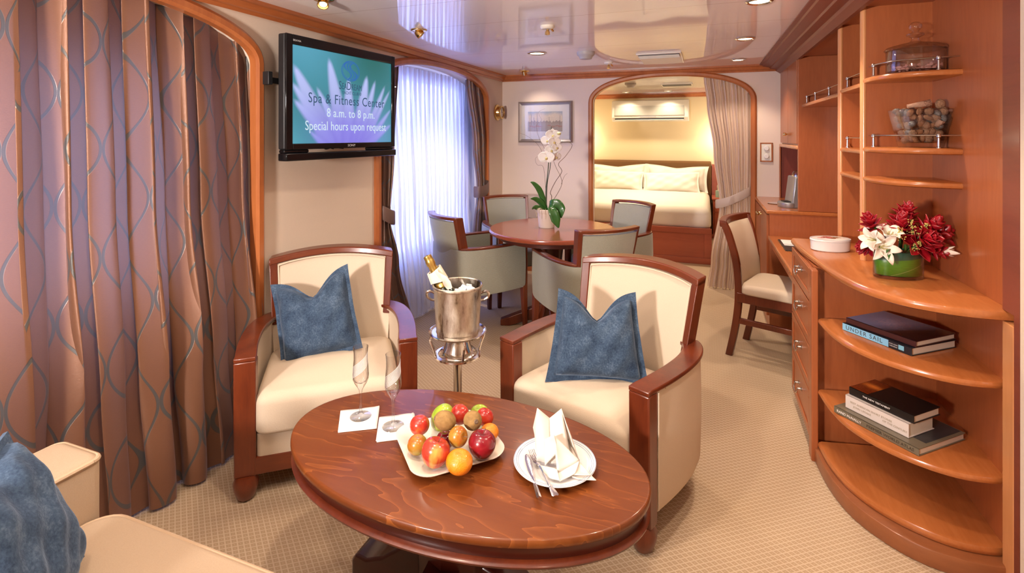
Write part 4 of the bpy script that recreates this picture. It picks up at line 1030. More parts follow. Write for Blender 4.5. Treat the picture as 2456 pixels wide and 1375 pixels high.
# desk chair
t = thing('desk_chair', 'dark wood desk chair with cream padded seat and back, facing the desk', 'chair', (.69, 3.65, 0), math.atan2(.93, .36))
for s_ in (1, -1):
    mb = MB(); mb.loft([[(s_*.19+dx*k, .03+dy*k, z) for dx, dy in ((-1, -1), (1, -1), (1, 1), (-1, 1))] for z, k in ((0, .014), (.41, .02))]); mb.build('leg', M_cherry, t, bevel=.003)
    mb = MB(); P = smoothpts([(.172, .51, 0), (.178, .465, .22), (.185, .445, .42), (.20, .455, .62), (.222, .495, .80), (.228, .53, .885)], 5)
    mb.loft([[(s_*(x-.016), y-.022, z), (s_*(x+.016), y-.022, z), (s_*(x+.016), y+.022, z), (s_*(x-.016), y+.022, z)] for x, y, z in P]); mb.build('leg', M_cherry, t, bevel=.005, label='rear leg rising into the backrest stile')
    mb = MB(); mb.box(s_*.178-.012, s_*.178+.012, .04, .45, .225, .26); mb.build('stretcher', M_cherry, t, bevel=.003)
    mb = MB(); mb.box(s_*.195-.012, s_*.195+.012, .02, .45, .37, .43); mb.build('seat_rail', M_cherry, t, bevel=.003)
mb = MB(); mb.box(-.19, .19, .015, .04, .37, .43); mb.box(-.19, .19, .43, .455, .37, .43); mb.build('seat_rail', M_cherry, t, bevel=.003)
mb = MB(); soft_box(mb, .215, .225, .425, .49, .06, .03, .018, 0, .215); mb.build('seat_cushion', M_cream, t)
mb = MB(); rings = []
for k in range(17):
    u = -1+2*k/16; yb = .52+.05*(1-u*u); rings.append([(u*.243, yb-.022, .85+.0*u), (u*.243, yb+.025, .85), (u*.243, yb+.03, .895), (u*.243, yb-.018, .895)])
mb.loft(rings); mb.build('top_rail', M_cherryx, t, bevel=.006)
def dcb(off, bul):
    def f_(u, v):
        q = -1+2*u; z = .47+(.858-.47)*v; x = q*(.185+.025*v); y = .44+.09*v*v+.045*(1-q*q)*(.5+.5*v)+off+bul*(1-q*q)**.5*(4*v*(1-v))**.4; return (x, y, z)
    return f_
mb = MB(); nu, nv = 16, 10; mb.grid(dcb(-.02, -.015), nu, nv); n0 = len(mb.v); mb.grid(dcb(.02, .01), nu, nv)
I = lambda i, j: j*(nu+1)+i
ed = [I(i, 0) for i in range(nu)]+[I(nu, j) for j in range(nv)]+[I(i, nv) for i in range(nu, 0, -1)]+[I(0, j) for j in range(nv, 0, -1)]
for k in range(len(ed)): p, q = ed[k], ed[(k+1) % len(ed)]; mb.f.append((p, q, q+n0, p+n0)); mb.m.append(0)
mb.build('backrest', M_cream, t, angle=60)

# ================================================================ tables
t = thing('dining_table', 'round cherry wood pedestal dining table with an orchid on top', 'dining table', (-1.09, 3.78, 0))
MB().lathe([(.40, .705), (.47, .705), (.485, .712), (.488, .722), (.485, .735), (.478, .74)], n=72).build('tabletop', M_veneer2, t)
MB().lathe([(.40, .665), (.41, .668), (.41, .705), (.39, .705)], n=72).build('apron', M_darkwood, t)
MB().lathe([(.11, .04), (.12, .07), (.10, .12), (.075, .2), (.065, .45), (.08, .58), (.12, .64), (.2, .665)], n=36).build('pedestal', M_cherry, t)
for k in range(4):
    a = math.radians(20+90*k); mb = MB(); c_, s_ = math.cos(a), math.sin(a)
    mb.loft([[(c_*r-s_*w_, s_*r+c_*w_, z0), (c_*r+s_*w_, s_*r-c_*w_, z0), (c_*r+s_*w_, s_*r-c_*w_, z1), (c_*r-s_*w_, s_*r+c_*w_, z1)] for r, w_, z0, z1 in ((.06, .035, .05, .18), (.2, .033, .04, .12), (.33, .034, .0, .07), (.40, .03, .0, .045))])
    mb.build('foot', M_cherry, t, bevel=.006)
t = thing('coffee_table', 'large oval cherry coffee table with a figured glossy top in the foreground', 'coffee table', (-.705, 1.400, 0))
A_, B_ = .572, .319
def oval_lathe(prof, n=96):
    mb = MB(); rings = []
    for d, z in prof: rings.append([((A_+d)*math.cos(2*PI*k/n), (B_+d)*math.sin(2*PI*k/n), z) for k in range(n)])
    mb.loft(rings); return mb
oval_lathe([(-.06, .477), (-.006, .477), (-.001, .480), (0, .488), (-.001, .497), (-.0035, .4995), (-.008, .50)]).build('tabletop', M_veneer, t, angle=60)
oval_lathe([(-.05, .436), (-.020, .436), (-.014, .455), (-.010, .4775), (-.05, .4775)]).build('apron', M_darkwood, t)
oval_lathe([(-.05, .424), (-.012, .424), (-.004, .428), (-.002, .434), (-.007, .439), (-.018, .441), (-.05, .441)]).build('apron_moulding', M_cherry, t, angle=60)
MB().lathe([(.13, .10), (.13, .32), (.15, .36), (.20, .40), (.25, .4245)], n=8, sy=.8).build('pedestal', M_darkwood, t, angle=20, bevel=.004)
for k, (dx, dy, L) in enumerate(((1, 0, .36), (-1, 0, .36), (0, 1, .24), (0, -1, .24))):
    mb = MB(); rings = []
    for r, z0, z1, w_ in ((.08, .08, .21, .05), (.16, .07, .19, .05), (.24*L/.36, .04, .13, .048), (.3*L/.36, .02, .105, .046), (.34*L/.36, .0, .11, .045), (L, .0, .085, .04)):
        rings.append([(dx*r-dy*w_, dy*r+dx*w_, z0), (dx*r+dy*w_, dy*r-dx*w_, z0), (dx*r+dy*w_, dy*r-dx*w_, z1), (dx*r-dy*w_, dy*r+dx*w_, z1)])
    mb.loft(rings); mb.build('foot', M_darkwood, t, bevel=.008, angle=50)

# ================================================================ sofa in the near left corner
M_sofap = fabric('sofa_piping', (0.50, 0.36, 0.24), 0.05, 300, 0.2, 0.9)
t = thing('sofa', 'tan piped sofa in the lower left corner, seen from above', 'sofa', (-.72, .47, 0))
X0, X1 = -.965, .965
def piped_box(name, x0, x1, y0, y1, z0, z1, r=.03, crown=.0, pipe=True, mat=M_sofa):
    mb = MB(); soft_box(mb, (x1-x0)/2, (y1-y0)/2, z0, z1, r, .02, crown, (x0+x1)/2, (y0+y1)/2, n=6); o = mb.build(name, mat, t)
    if pipe:
        q = rrect((x1-x0)/2-.002, (y1-y0)/2-.002, r); cx, cy = (x0+x1)/2, (y0+y1)/2
        mb = MB(); P = [(cx+x, cy+y, z1-.012) for x, y in q]; P.append(P[0]); mb.tube(P, .007, 8, caps=False); mb.build('piping', M_sofap, o)
    return o
piped_box('arm', X0, X0+.18, -.40, .425, .06, .602, .022)
piped_box('arm', X1-.18, X1, -.40, .425, .06, .602, .022)
piped_box('back', X0+.02, X1-.02, -.43, -.22, .06, .80, .05)
piped_box('base', X0+.18, X1-.18, -.40, .40, .06, .29, .02, pipe=False)
piped_box('seat_cushion', X0+.185, X0+.185+.79, -.22, .435, .295, .452, .07, .02)
piped_box('seat_cushion', X0+.185+.795, X1-.185, -.22, .435, .295, .452, .07, .02)
for sx_ in (X0+.07, X1-.07):
    for sy_ in (-.36, .36): MB().lathe([(.02, 0), (.028, .06)], sx_, sy_, n=16).build('foot', M_cherry, t)
pillow('throw_pillow', 'blue velvet cushion leaning on the sofa arm in the lower left corner', 'cushion', M_velvet, (-1.298, .592, .622), (-.67, .74, -.03), (-.21, -.37, .90), .18, .18, .07, flange=.10, chop=.02, seed=9)
pillow('throw_pillow', 'second blue velvet cushion on the sofa, nearer the camera, mostly cut off by the frame', 'cushion', M_velvet, (-1.235, .43, .60), (-.60, .80, -.03), (-.26, -.37, .88), .18, .18, .07, flange=.10, chop=.02, seed=12)

# ================================================================ ice bucket and champagne
M_silverp = None
def worn_silver():
    m, nt, b, o = mat_new('worn_silver'); v = coords(nt, (1, 1, .35)); f = noise(nt, v, 24, 5, .65); g = noise(nt, coords(nt), 350, 2)
    nt.links.new(ramp(nt, f, [(.36, (.20, .14, .10)), (.44, (.55, .47, .38)), (.62, (.84, .78, .68))]), b.inputs['Base Color']); b.inputs['Metallic'].default_value = 1
    r = MA(nt, 'ADD', MA(nt, 'MULTIPLY', f, .4), .16); nt.links.new(r, b.inputs['Roughness']); bump(nt, b, g, .3, .0015); return m
M_silverp = worn_silver(); M_silvers = plain('polished_silver', (.82, .78, .72), .14, 1)
BXY = (-.94, 1.87)
t = thing('ice_bucket_stand', 'silver pedestal stand carrying the ice bucket between the armchairs', 'bucket stand', (*BXY, 0))
MB().lathe([(.15, 0), (.15, .012), (.12, .022), (.05, .035), (.022, .06)], n=40).build('base', M_silvers, t)
MB().lathe([(.017, .05), (.017, .55)], n=24).build('pole', M_silvers, t)
MB().lathe([(.02, .548), (.085, .552), (.094, .558), (.094, .564), (.08, .566), (.072, .575), (.06, .58), (.052, .60), (.048, .618), (.056, .632), (.066, .642), (.001, .643)], n=48).build('lower_dish', M_silvers, t)
mb = MB(); n = 56; pr = [(.088, .652), (.104, .648), (.114, .652), (.117, .658), (.112, .660), (.104, .655), (.088, .657)]
mb.loft([[(r*math.cos(2*PI*k/n), r*math.sin(2*PI*k/n), z) for r, z in pr] for k in range(n)], loop=True); mb.build('upper_ring', M_silvers, t)
for k in range(4):
    a = math.radians(40+90*k); c_, s_ = math.cos(a), math.sin(a); mb = MB()
    mb.tube([(c_*r, s_*r, z) for r, z, _ in smoothpts([(.106, .648, 0), (.112, .63, 0), (.10, .60, 0), (.092, .575, 0), (.090, .562, 0)], 4)], .005, 8); mb.build('bracket', M_silvers, t)
t = thing('ice_bucket', 'round silver ice bucket frosted with condensation, holding a champagne bottle', 'ice bucket', (*BXY, .6445))
mb = MB(); H_ = .20
mb.lathe([(.001, .0), (.078, .0), (.084, .006), (.088, .03), (.092, .10), (.097, .185), (.099, .190), (.102, .194), (.102, .199), (.098, .202), (.094, .199), (.091, .17), (.084, .02), (.001, .012)], n=56); mb.build('bowl', M_silverp, t)
for s_ in (1, -1):
    a = math.radians(20); c_, n_ = math.cos(a)*s_, math.sin(a)*s_
    mb = MB(); mb.tube([(c_*r-n_*0, n_*r, z) for r, z, _ in smoothpts([(.094, .165, 0), (.112, .172, 0), (.124, .168, 0), (.124, .150, 0), (.108, .138, 0), (.092, .135, 0)], 4)], .0055, 8); mb.build('handle', M_silvers, t)
M_ice = plain('ice', (.66, .70, .74), .15, coat=1)
for k in range(16):
    a = random.uniform(0, 2*PI); r = random.uniform(.01, .070); s_ = random.uniform(.010, .015)
    x, y = r*math.cos(a), r*math.sin(a)
    if x < -.01 and abs(y-.02) < .04: x = abs(x)
    if k > 0: m_ = ice0.copy(); C.objects.link(m_)
    else: m_ = ice0 = MB().box(-.013, .013, -.013, .013, -.013, .013).build('ice_cube', M_ice, bevel=.003)
    m_.location = (BXY[0]+x, BXY[1]+y, .6445+.166+random.uniform(-.004, .012)); m_.rotation_euler = (a, r*40, a*3)
    tag(m_, 'pale ice cube heaped with others inside the silver bucket', 'ice cube', 'ice cubes in the bucket')
# bottle leaning out to the left
ax = Vector((-.44, -.12, .88)).normalized(); q = Vector((0, 0, 1)).rotation_difference(ax)
t = thing('champagne_bottle', 'dark green champagne bottle with gold foil leaning out of the ice bucket', 'bottle', (BXY[0]+.012, BXY[1]+.005, .685), rot=q.to_euler())
M_bottle = plain('bottle_green', (.006, .02, .008), .08, coat=1)
M_foil = plain('gold_foil', (.62, .42, .12), .3, .9, var=.3, vs=120)
MB().lathe([(.001, 0), (.040, 0), (.043, .01), (.043, .115), (.040, .14), (.028, .17), (.018, .19), (.0155, .23), (.0155, .29), (.001, .292)], n=32).build('glass', M_bottle, t)
MB().lathe([(.0305, .165), (.0285, .172), (.0245, .182), (.0215, .19)], n=32, caps=False).build('neck_label', M_foil, t, solid=.0012)
MB().lathe([(.0165, .215), (.0168, .245), (.0160, .262), (.0185, .268), (.0185, .284), (.0165, .290), (.0175, .296), (.016, .306), (.001, .309)], n=24).build('foil', M_foil, t)
t2 = MB(); rings = []
for k in range(41):
    a = 2*PI*1.12*k/40+2.6; r = .024+.005*math.sin(k*.35)+.006*(k/40); h0 = .192-.004*math.sin(a*1.3); h1 = .243+.006*math.sin(a+.5)
    rings.append([(r*math.cos(a)*s_, r*math.sin(a)*s_, z) for s_, z in ((1.16, h0), (1.08, (h0+h1)/2), (1.0, h1), (.9, h1), (.95, (h0+h1)/2), (1.04, h0))])
t2.loft(rings)
t2.loft([[(.022+.010*k+a*.006*(k-1), -.020-.006*k, .226-.016*k+b*(.016+.003*k)) for a, b in ((-1, -1), (1, -1), (1.5, 0), (1, 1), (-1, 1), (-1.5, 0))] for k in range(4)])
M_napc = fabric('cream_napkin', (.80, .68, .54), .04, 300, .2, .9)
o = t2.build('bottle_napkin', M_napc, angle=60); o.matrix_world = Matrix.Translation((BXY[0]+.012, BXY[1]+.005, .685)) @ q.to_matrix().to_4x4()
tag(o, 'cream cloth napkin wrapped round the champagne bottle neck', 'napkin')

# ================================================================ things on the coffee table
ZT = .5005
def flute(x, y, label, ang):
    t = thing('champagne_flute', label, 'champagne flute', (x, y, ZT+.0045), ang, 'champagne flutes')
    outer = [(.001, 0), (.034, 0), (.035, .0015), (.030, .003), (.012, .006), (.0055, .010), (.0042, .03), (.0042, .078), (.006, .090), (.012, .101), (.020, .114), (.0258, .128), (.0268, .142), (.0250, .168), (.0228, .195), (.0230, .215), (.0248, .236)]
    inner = [(.0240, .236), (.0221, .215), (.0218, .195), (.0239, .168), (.0257, .142), (.0245, .130), (.0190, .120), (.010, .114), (.001, .112)]
    MB().lathe(outer+inner, n=40).build('glass', M_glass, t, angle=60)
    mb = MB()
    for k in range(9):
        P = []
        for j in range(22):
            f_ = j/21; z = .124+.0045*k+.060*f_; a = ang*0+1.2+3.4*f_; rr = np.interp(z, [.114, .128, .142, .168, .195, .215, .236], [.020, .0258, .0268, .0250, .0228, .0230, .0248])+.0002
            P.append((rr*math.cos(a), rr*math.sin(a), z))
        mb.tube(P, [.0001+.00055*math.sin(PI*j/21) for j in range(22)], 4)
    mb.build('engraved_swirl', plain('frosted_cut', (.85, .85, .9), .3), t)
    return t
flute(-1.082, 1.430, 'left of the two cut-glass champagne flutes, standing on the farther paper napkin', 2.2)
flute(-.946, 1.418, 'right of the two cut-glass champagne flutes, beside the fruit plate', 2.5)
M_nap = plain('paper_napkin', (.84, .82, .80), .8)
def papernap(label, corners, seed):
    rings = []; rnd = random.Random(seed); cs = [Vector((*c, 0)) for c in corners]; ctr = sum(cs, Vector())/4; mb = MB(); n = 14
    for lay in range(3):
        z0 = .0004+lay*.0013; sh = Vector((rnd.uniform(-.002, .002), rnd.uniform(-.002, .002), 0))*lay
        def f_(u, v, z=z0, sh=sh):
            p = cs[0]*(1-u)*(1-v)+cs[1]*u*(1-v)+cs[2]*u*v+cs[3]*(1-u)*v+sh
            lift = .0015*math.sin(5*u+seed)*math.sin(4*v+1)*(lay > 1)+.004*max(0, u-.85)*6*max(0, v-.75)*(lay+1)
            return (p.x, p.y, z+abs(lift))
        mb.grid(f_, n, n)
    o = mb.build('paper_napkin', M_nap, solid=.0007, angle=60, loc=(0, 0, ZT)); tag(o, label, 'paper napkin', 'paper napkins under the flutes')
papernap('white paper napkin under the left champagne flute', [(-1.095, 1.332), (-.993, 1.395), (-1.062, 1.508), (-1.17, 1.437)], 1)
papernap('white paper napkin under the right champagne flute, nearer the fruit plate', [(-.948, 1.333), (-.848, 1.398), (-.925, 1.514), (-1.018, 1.45)], 4)
# square fruit plate
def sq_ring(h, r, z, n=8): return [(x*(1+.05*(1-(y/h)**2)), y*(1+.05*(1-(x/h)**2)), z) for x, y in rrect(h, h, r, n)]
o = MB(); o.loft([sq_ring(.070, .03, 0), sq_ring(.078, .035, .002), sq_ring(.114, .045, .014), sq_ring(.137, .05, .021), sq_ring(.138, .051, .0235), sq_ring(.135, .049, .0235), sq_ring(.105, .03, .0165), sq_ring(.078, .028, .0065), sq_ring(.03, .01, .0055)])
o = o.build('fruit_plate', plain('ivory_china', (.82, .77, .66), .15, coat=.6), angle=60, loc=(-.728, 1.389, ZT)); o.rotation_euler = (0, 0, math.radians(46))
tag(o, 'square ivory plate piled with fruit on the coffee table', 'plate')
def fruitmat(name, stops, scale=3, axis=(1, 1, 1), coat=.5, rough=.25, spk=0.0):
    m, nt, b, o = mat_new(name); v = coords(nt, axis); f = noise(nt, v, scale*8, 3, .6, .3)
    nt.links.new(ramp(nt, f, stops), b.inputs['Base Color']); b.inputs['Roughness'].default_value = rough; b.inputs['Coat Weight'].default_value = coat
    b.inputs['Subsurface Weight'].default_value = 0.0
    if spk: bump(nt, b, noise(nt, coords(nt), 260, 2), spk, .002)
    return m
F_red = fruitmat('nectarine_red', [(.35, (.38, .012, .015)), (.6, (.55, .05, .02)), (.75, (.7, .22, .04))], 2)
F_apple = fruitmat('apple_red_yellow', [(.36, (.36, .018, .018)), (.54, (.48, .05, .025)), (.62, (.60, .26, .05)), (.72, (.62, .42, .09))], 2.0, (1, 1, .35))
F_dark = fruitmat('apple_dark_red', [(.35, (.13, .002, .008)), (.7, (.28, .006, .015))], 2)
F_mango = fruitmat('mango_green', [(.35, (.22, .36, .02)), (.7, (.45, .50, .05))], 2)
F_kiwi = fruitmat('kiwi_brown', [(.3, (.22, .12, .035)), (.7, (.36, .21, .07))], 6, coat=0, rough=.85, spk=.5)
F_olive = fruitmat('plum_olive', [(.35, (.42, .07, .015)), (.5, (.38, .17, .02)), (.7, (.30, .27, .04))], 2)
F_or = fruitmat('mandarin_orange', [(.3, (.80, .22, .01)), (.7, (.90, .30, .015))], 3, spk=.6, coat=.35, rough=.35)
def applefn(dimp=.28, tap=.14):
    def f(x, y, z):
        r = math.hypot(x, y); k = 1+tap*.5*z-tap*.2
        zz = z*(1-dimp*math.exp(-(r/.33)**2)) if z > 0 else z*(1-.18*math.exp(-(r/.3)**2))
        return x*k, y*k, zz*(.95)
    return f
def fruit(name, label, mat, c, r, fn=None, rot=(0, 0, 0), stem=None, stemc=None, cat=None, sc3=(1, 1, 1), extra=None):
    mb = MB(); mb.ball((0, 0, 0), (r*sc3[0], r*sc3[1], r*sc3[2]), 32, 24, fn); o = mb.build(name, mat, angle=180)
    o.location = c; o.rotation_euler = rot; tag(o, label, cat or name.split('_')[0], None)
    if stem:
        s_ = MB(); s_.tube([(0, 0, r*stem[0]), (.001, .001, r*(stem[0]+.2)), (.004, .001, r*(stem[0]+.5))], [.0008, .0009, .0012], 6); s_.build('stem', M_twig, o)
    if extra: extra(o, r)
    return o
PZ = ZT
fruit('nectarine', 'small red nectarine at the left end of the fruit plate, above the green-topped one', F_red, (-.814, 1.362, .566), .030, applefn(.2, 0))
fruit('mango', 'green mango leaning behind the kiwi at the back left of the fruit plate', F_mango, (-.768, 1.420, .568), .034, None, (.5, .3, .7), sc3=(1, .95, 1.5))
def kiwitip(o, r): 
    m_ = MB(); m_.lathe([(r*.25, r*1.19), (r*.16, r*1.28), (.001, r*1.24)], n=12); m_.build('calyx', M_twig, o)
fruit('kiwi', 'brown kiwi lying on top of the pile, left of the stickered one', F_kiwi, (-.718, 1.345, .607), .027, None, (1.2, 0, -.9), sc3=(1, 1, 1.25), extra=kiwitip)
fruit('nectarine', 'shiny red nectarine at the back of the fruit pile between the two kiwis', F_red, (-.712, 1.430, .583), .030, applefn(.2, 0), (.3, 0, 1))
def kiwistick(o, r):
    kiwitip(o, r); m_ = MB(); m_.M = Matrix.Rotation(1.9, 4, 'X'); m_.lathe([(.0075, r*.995), (.006, r*1.02), (.001, r*1.04)], n=16, sy=.7); m_.build('sticker', plain('sticker_green', (.15, .38, .34), .3), o)
fruit('kiwi', 'brown kiwi with a small green sticker at the back right of the pile', F_kiwi, (-.650, 1.392, .596), .027, None, (1.2, 0, .8), sc3=(1, 1, 1.2), extra=kiwistick)
fruit('nectarine', 'bright red nectarine at the back right of the fruit plate', F_red, (-.648, 1.478, .563), .028, applefn(.25, 0), (.4, .2, 2))
fruit('mandarin', 'orange mandarin half hidden behind the dark red apple', F_or, (-.612, 1.432, .548), .028, applefn(.1, 0), sc3=(1, 1, .85))
fruit('plum', 'green and orange plum at the left front of the fruit plate', F_olive, (-.783, 1.297, .549), .029, applefn(.15, 0), (0, 0, 1))
fruit('apple', 'red and yellow apple with a stem at the front of the fruit plate', F_apple, (-.708, 1.270, .5585), .042, applefn(.30, .2), (-.25, .2, 0), stem=(.62,))
fruit('plum', 'olive and orange plum resting in the middle, just behind the mandarin', F_olive, (-.668, 1.330, .578), .029, applefn(.2, .05), (.4, 1.2, .2), stem=(.75,))
fruit('apple', 'dark red glossy apple at the right of the fruit plate', F_dark, (-.600, 1.348, .5605), .041, applefn(.30, .18), (-.1, .1, 0), stem=(.62,))
fruit('mandarin', 'orange mandarin at the front right of the fruit plate', F_or, (-.632, 1.267, .551), .037, applefn(.14, 0), (0, .1, 0), sc3=(1, 1, .86))
fruit('nectarine', 'dark red nectarine deep in the middle of the pile under the kiwi', F_dark, (-.722, 1.352, .545), .027, applefn(.2, 0))
fruit('apple', 'green apple at the very back of the fruit plate, barely showing', F_mango, (-.676, 1.500, .553), .032, applefn(.3, .15))
# dinner plate, napkin, cutlery
t = thing('dinner_plate', 'round white dinner plate with two thin blue rim lines', 'plate', (-.403, 1.418, ZT))
MB().lathe([(.001, 0), (.062, 0), (.066, .003), (.085, .007), (.115, .016), (.118, .018), (.116, .0195), (.085, .0105), (.068, .006), (.001, .0055)], n=72).build('plate_body', M_white, t, angle=60)
for r, z in ((.110, .0181), (.105, .0168), (.1165, .0198)):
    mb = MB(); n = 72; mb.loft([[((r+u)*math.cos(2*PI*k/n), (r+u)*math.sin(2*PI*k/n), z+v) for u, v in ((-.0007, 0), (0, .0004), (.0007, .0003), (0, -.0003))] for k in range(n)], loop=True); mb.build('rim_line', M_blueline, t)
# napkin fold: two peaks rising at the back, layered points falling to the front right
M_napk = fabric('table_napkin', (.80, .73, .66), .02, 400, .12, .85)
c0 = Vector((-.403, 1.418, ZT))
rt = Vector((.936, .352, 0)); fw_ = Vector((-.352, .936, 0))
def NP(a, d, z): return tuple(c0+rt*a+fw_*d+Vector((0, 0, z)))
mb = MB()
def sheet(pts, n=8, bul=.004, nrm=None):
    """four corners, slightly puffed sheet with thickness"""
    p = [Vector(q) for q in pts]; nn = (p[1]-p[0]).cross(p[3]-p[0]); nn = nn.normalized() if nn.length > 1e-9 else Vector((0, 0, 1))
    def f_(u, v): 
        q = p[0]*(1-u)*(1-v)+p[1]*u*(1-v)+p[2]*u*v+p[3]*(1-u)*v; return tuple(q+nn*bul*math.sin(PI*u)*math.sin(PI*v))
    mb.grid(f_, n, n)
# local: a = to the right, d = away, z = up
pkL, pkR, vee = NP(-.048, .030, .150), NP(.022, .030, .148), NP(-.012, .034, .118)
sheet([NP(-.052, -.012, .022), NP(-.012, -.020, .020), vee, pkL], bul=.006)                 # front left wing
sheet([NP(-.012, -.020, .020), NP(.045, -.018, .018), pkR, vee], bul=.006)                  # front right wing
sheet([NP(-.052, -.012, .022), pkL, NP(-.060, .045, .085), NP(-.045, .040, .02)], bul=.004)    # left side
sheet([pkL, vee, NP(-.005, .06, .06), NP(-.060, .045, .085)], bul=-.004)
sheet([vee, pkR, NP(.040, .055, .06), NP(-.005, .06, .06)], bul=-.004)
sheet([pkR, NP(.045, -.018, .018), NP(.066, .012, .02), NP(.040, .055, .06)], bul=-.006)
sheet([NP(.022, .030, .148), NP(.052, -.005, .060), NP(.070, -.012, .022), NP(.045, .03, .05)], bul=.004)
sheet([NP(-.030, -.004, .078), NP(-.004, -.026, .105), NP(.008, -.030, .06), NP(-.030, -.030, .020)], bul=.004)
sheet([NP(-.004, -.020, .100), NP(.030, -.028, .070), NP(.068, -.030, .034), NP(.002, -.060, .020)], bul=.007)
sheet([NP(.002, -.060, .018), NP(.068, -.030, .034), NP(.050, -.072, .026), NP(.005, -.098, .022)], bul=.006)
sheet([NP(.068, -.028, .030), NP(.085, -.050, .020), NP(.092, -.078, .026), NP(.038, -.072, .022)], bul=.006)
sheet([NP(-.050, -.030, .022), NP(.002, -.052, .026), NP(.006, -.098, .024), NP(-.022, -.075, .016)], bul=.005)
sheet([NP(.040, -.070, .016), NP(.090, -.060, .018), NP(.104, -.094, .022), NP(.055, -.088, .022)], bul=.004)
o = mb.build('folded_napkin', M_napk, solid=.0022, angle=50); tag(o, 'white cloth napkin folded into two peaks on the dinner plate', 'napkin')
M_cut = plain('cutlery_steel', (.72, .68, .70), .18, 1)
def along(p0, p1, prof, name, label, cat, mat=M_cut, tines=False):
    p0, p1 = Vector(p0), Vector(p1); d = (p1-p0); L = d.length; d.normalize(); s_ = d.cross(Vector((0, 0, 1))).normalized(); n_ = s_.cross(d)
    if n_.z < 0: n_ = -n_
    mb = MB(); mb.loft([[tuple(p0+d*L*f_+s_*w_+n_*(h_+.0)), tuple(p0+d*L*f_+n_*(h_+t_)), tuple(p0+d*L*f_-s_*w_+n_*h_), tuple(p0+d*L*f_-n_*(t_*.6)+n_*h_)] for f_, w_, t_, h_ in prof])
    if tines:
        for k in range(4):
            a = (-1.5+k)*.0052; mb.tube([tuple(p0+d*L*f_+s_*a*q+n_*h_) for f_, q, h_ in ((.74, .9, .003), (.82, 1, -.001), (.92, 1, .001), (1.0, 1, .006))], [.0015, .0014, .0012, .0007], 6)
    o = mb.build(name, mat, bevel=0, angle=60); return tag(o, label, cat)
import_pts = None
fork0, fork1 = (-0.36, 1.277, 0.518), (-0.478, 1.43, 0.519)
knife0, knife1 = (-0.398, 1.256, 0.517), (-0.49, 1.42, 0.514)
along(fork0, fork1, [(0, .007, .002, 0), (.02, .010, .0025, 0), (.12, .0075, .0028, 0), (.3, .0035, .0025, .001), (.55, .0028, .0022, .004), (.66, .004, .0018, .004), (.70, .010, .0014, .003), (.76, .0115, .0012, .001)], 'fork', 'steel fork lying across the left of the dinner plate', 'fork', tines=True)
along(knife0, knife1, [(0, .004, .003, 0), (.02, .0065, .004, 0), (.15, .006, .0042, 0), (.42, .0045, .0035, 0), (.47, .0055, .0022, 0), (.6, .008, .0012, 0), (.85, .0085, .0009, 0), (.97, .005, .0007, 0), (1, .001, .0004, 0)], 'knife', 'steel knife lying beside the fork on the dinner plate', 'knife')

# ================================================================ orchid on the dining table
OX, OY = -1.215, 3.87
OX, OY = -1.145, 3.80
t = thing('orchid_pot', 'cream clay pot holding the white orchid on the dining table', 'plant pot', (OX, OY, .7405))
M_pot = plain('cream_clay', (.74, .64, .54), .75, var=.06, vs=20)
MB().lathe([(.001, 0), (.058, 0), (.060, .004), (.071, .115), (.078, .116), (.081, .122), (.081, .140), (.077, .143), (.070, .140), (.066, .12), (.001, .118)], n=40).build('pot', M_pot, t)
MB().lathe([(.068, .116), (.05, .126), (.001, .132)], n=24).build('soil', M_soil, t)
o = MB(); o.ball((0, 0, 0), (.028, .022, .012), 20, 12); o = o.build('pebble', plain('pale_stone', (.72, .62, .50), .8, var=.15, vs=40), loc=(OX-.055, OY-.04, .890)); tag(o, 'pale flat stone on the rim of the orchid pot', 'stone')
# world frame seen from the camera: rt to the right, fw_ away
t = thing('orchid', 'white moth orchid with dark green leaves growing from the cream pot', 'orchid', (OX, OY, .865))
def leaf(path, widths, name='leaf', parent=None, mat=M_green, fold=.35, right=None):
    P = [Vector(p) for p in path]; S = smoothpts(path, 5); Wd = np.interp(np.linspace(0, 1, len(S)), np.linspace(0, 1, len(widths)), widths); rings = []
    for i, p in enumerate(S):
        p = Vector(p); a = Vector(S[max(i-1, 0)]); b = Vector(S[min(i+1, len(S)-1)]); d = (b-a).normalized()
        s_ = d.cross(Vector((0, 0, 1))) if right is None else Vector(right)-d*Vector(right).dot(d)
        if s_.length < 1e-3: s_ = Vector((1, 0, 0))
        s_.normalize(); n_ = s_.cross(d)
        if n_.z < 0: n_ = -n_
        w_ = Wd[i]; rings.append([tuple(p-s_*w_+n_*w_*fold), tuple(p-s_*w_*.5+n_*w_*fold*.2), tuple(p), tuple(p+s_*w_*.5+n_*w_*fold*.2), tuple(p+s_*w_+n_*w_*fold)])
    mb = MB(); mb.loft(rings, caps=False, closed=False); return mb.build(name, mat, parent, solid=.002, angle=180)
def OP(a, d, z): return tuple(rt*a+fw_*d+Vector((0, 0, z)))
leaf([OP(0, 0, 0), OP(-.03, 0, .10), OP(-.06, -.01, .17), OP(-.10, -.02, .215), OP(-.125, -.02, .225)], [.012, .022, .022, .014, .002], parent=t, right=tuple(rt*.8+Vector((0, 0, .8))-fw_*.1), fold=.15)
leaf([OP(0, 0, 0), OP(-.04, -.02, .06), OP(-.085, -.03, .095), OP(-.125, -.04, .10)], [.012, .024, .020, .002], parent=t, right=tuple(rt*.3+Vector((0, 0, 1))-fw_*.4), fold=.15)
leaf([OP(0, 0, 0), OP(-.05, -.03, .02), OP(-.09, -.05, .035), OP(-.115, -.05, .02)], [.012, .024, .020, .002], parent=t, right=tuple(rt*.0+Vector((0, 0, 1))-fw_*.6), fold=.15)
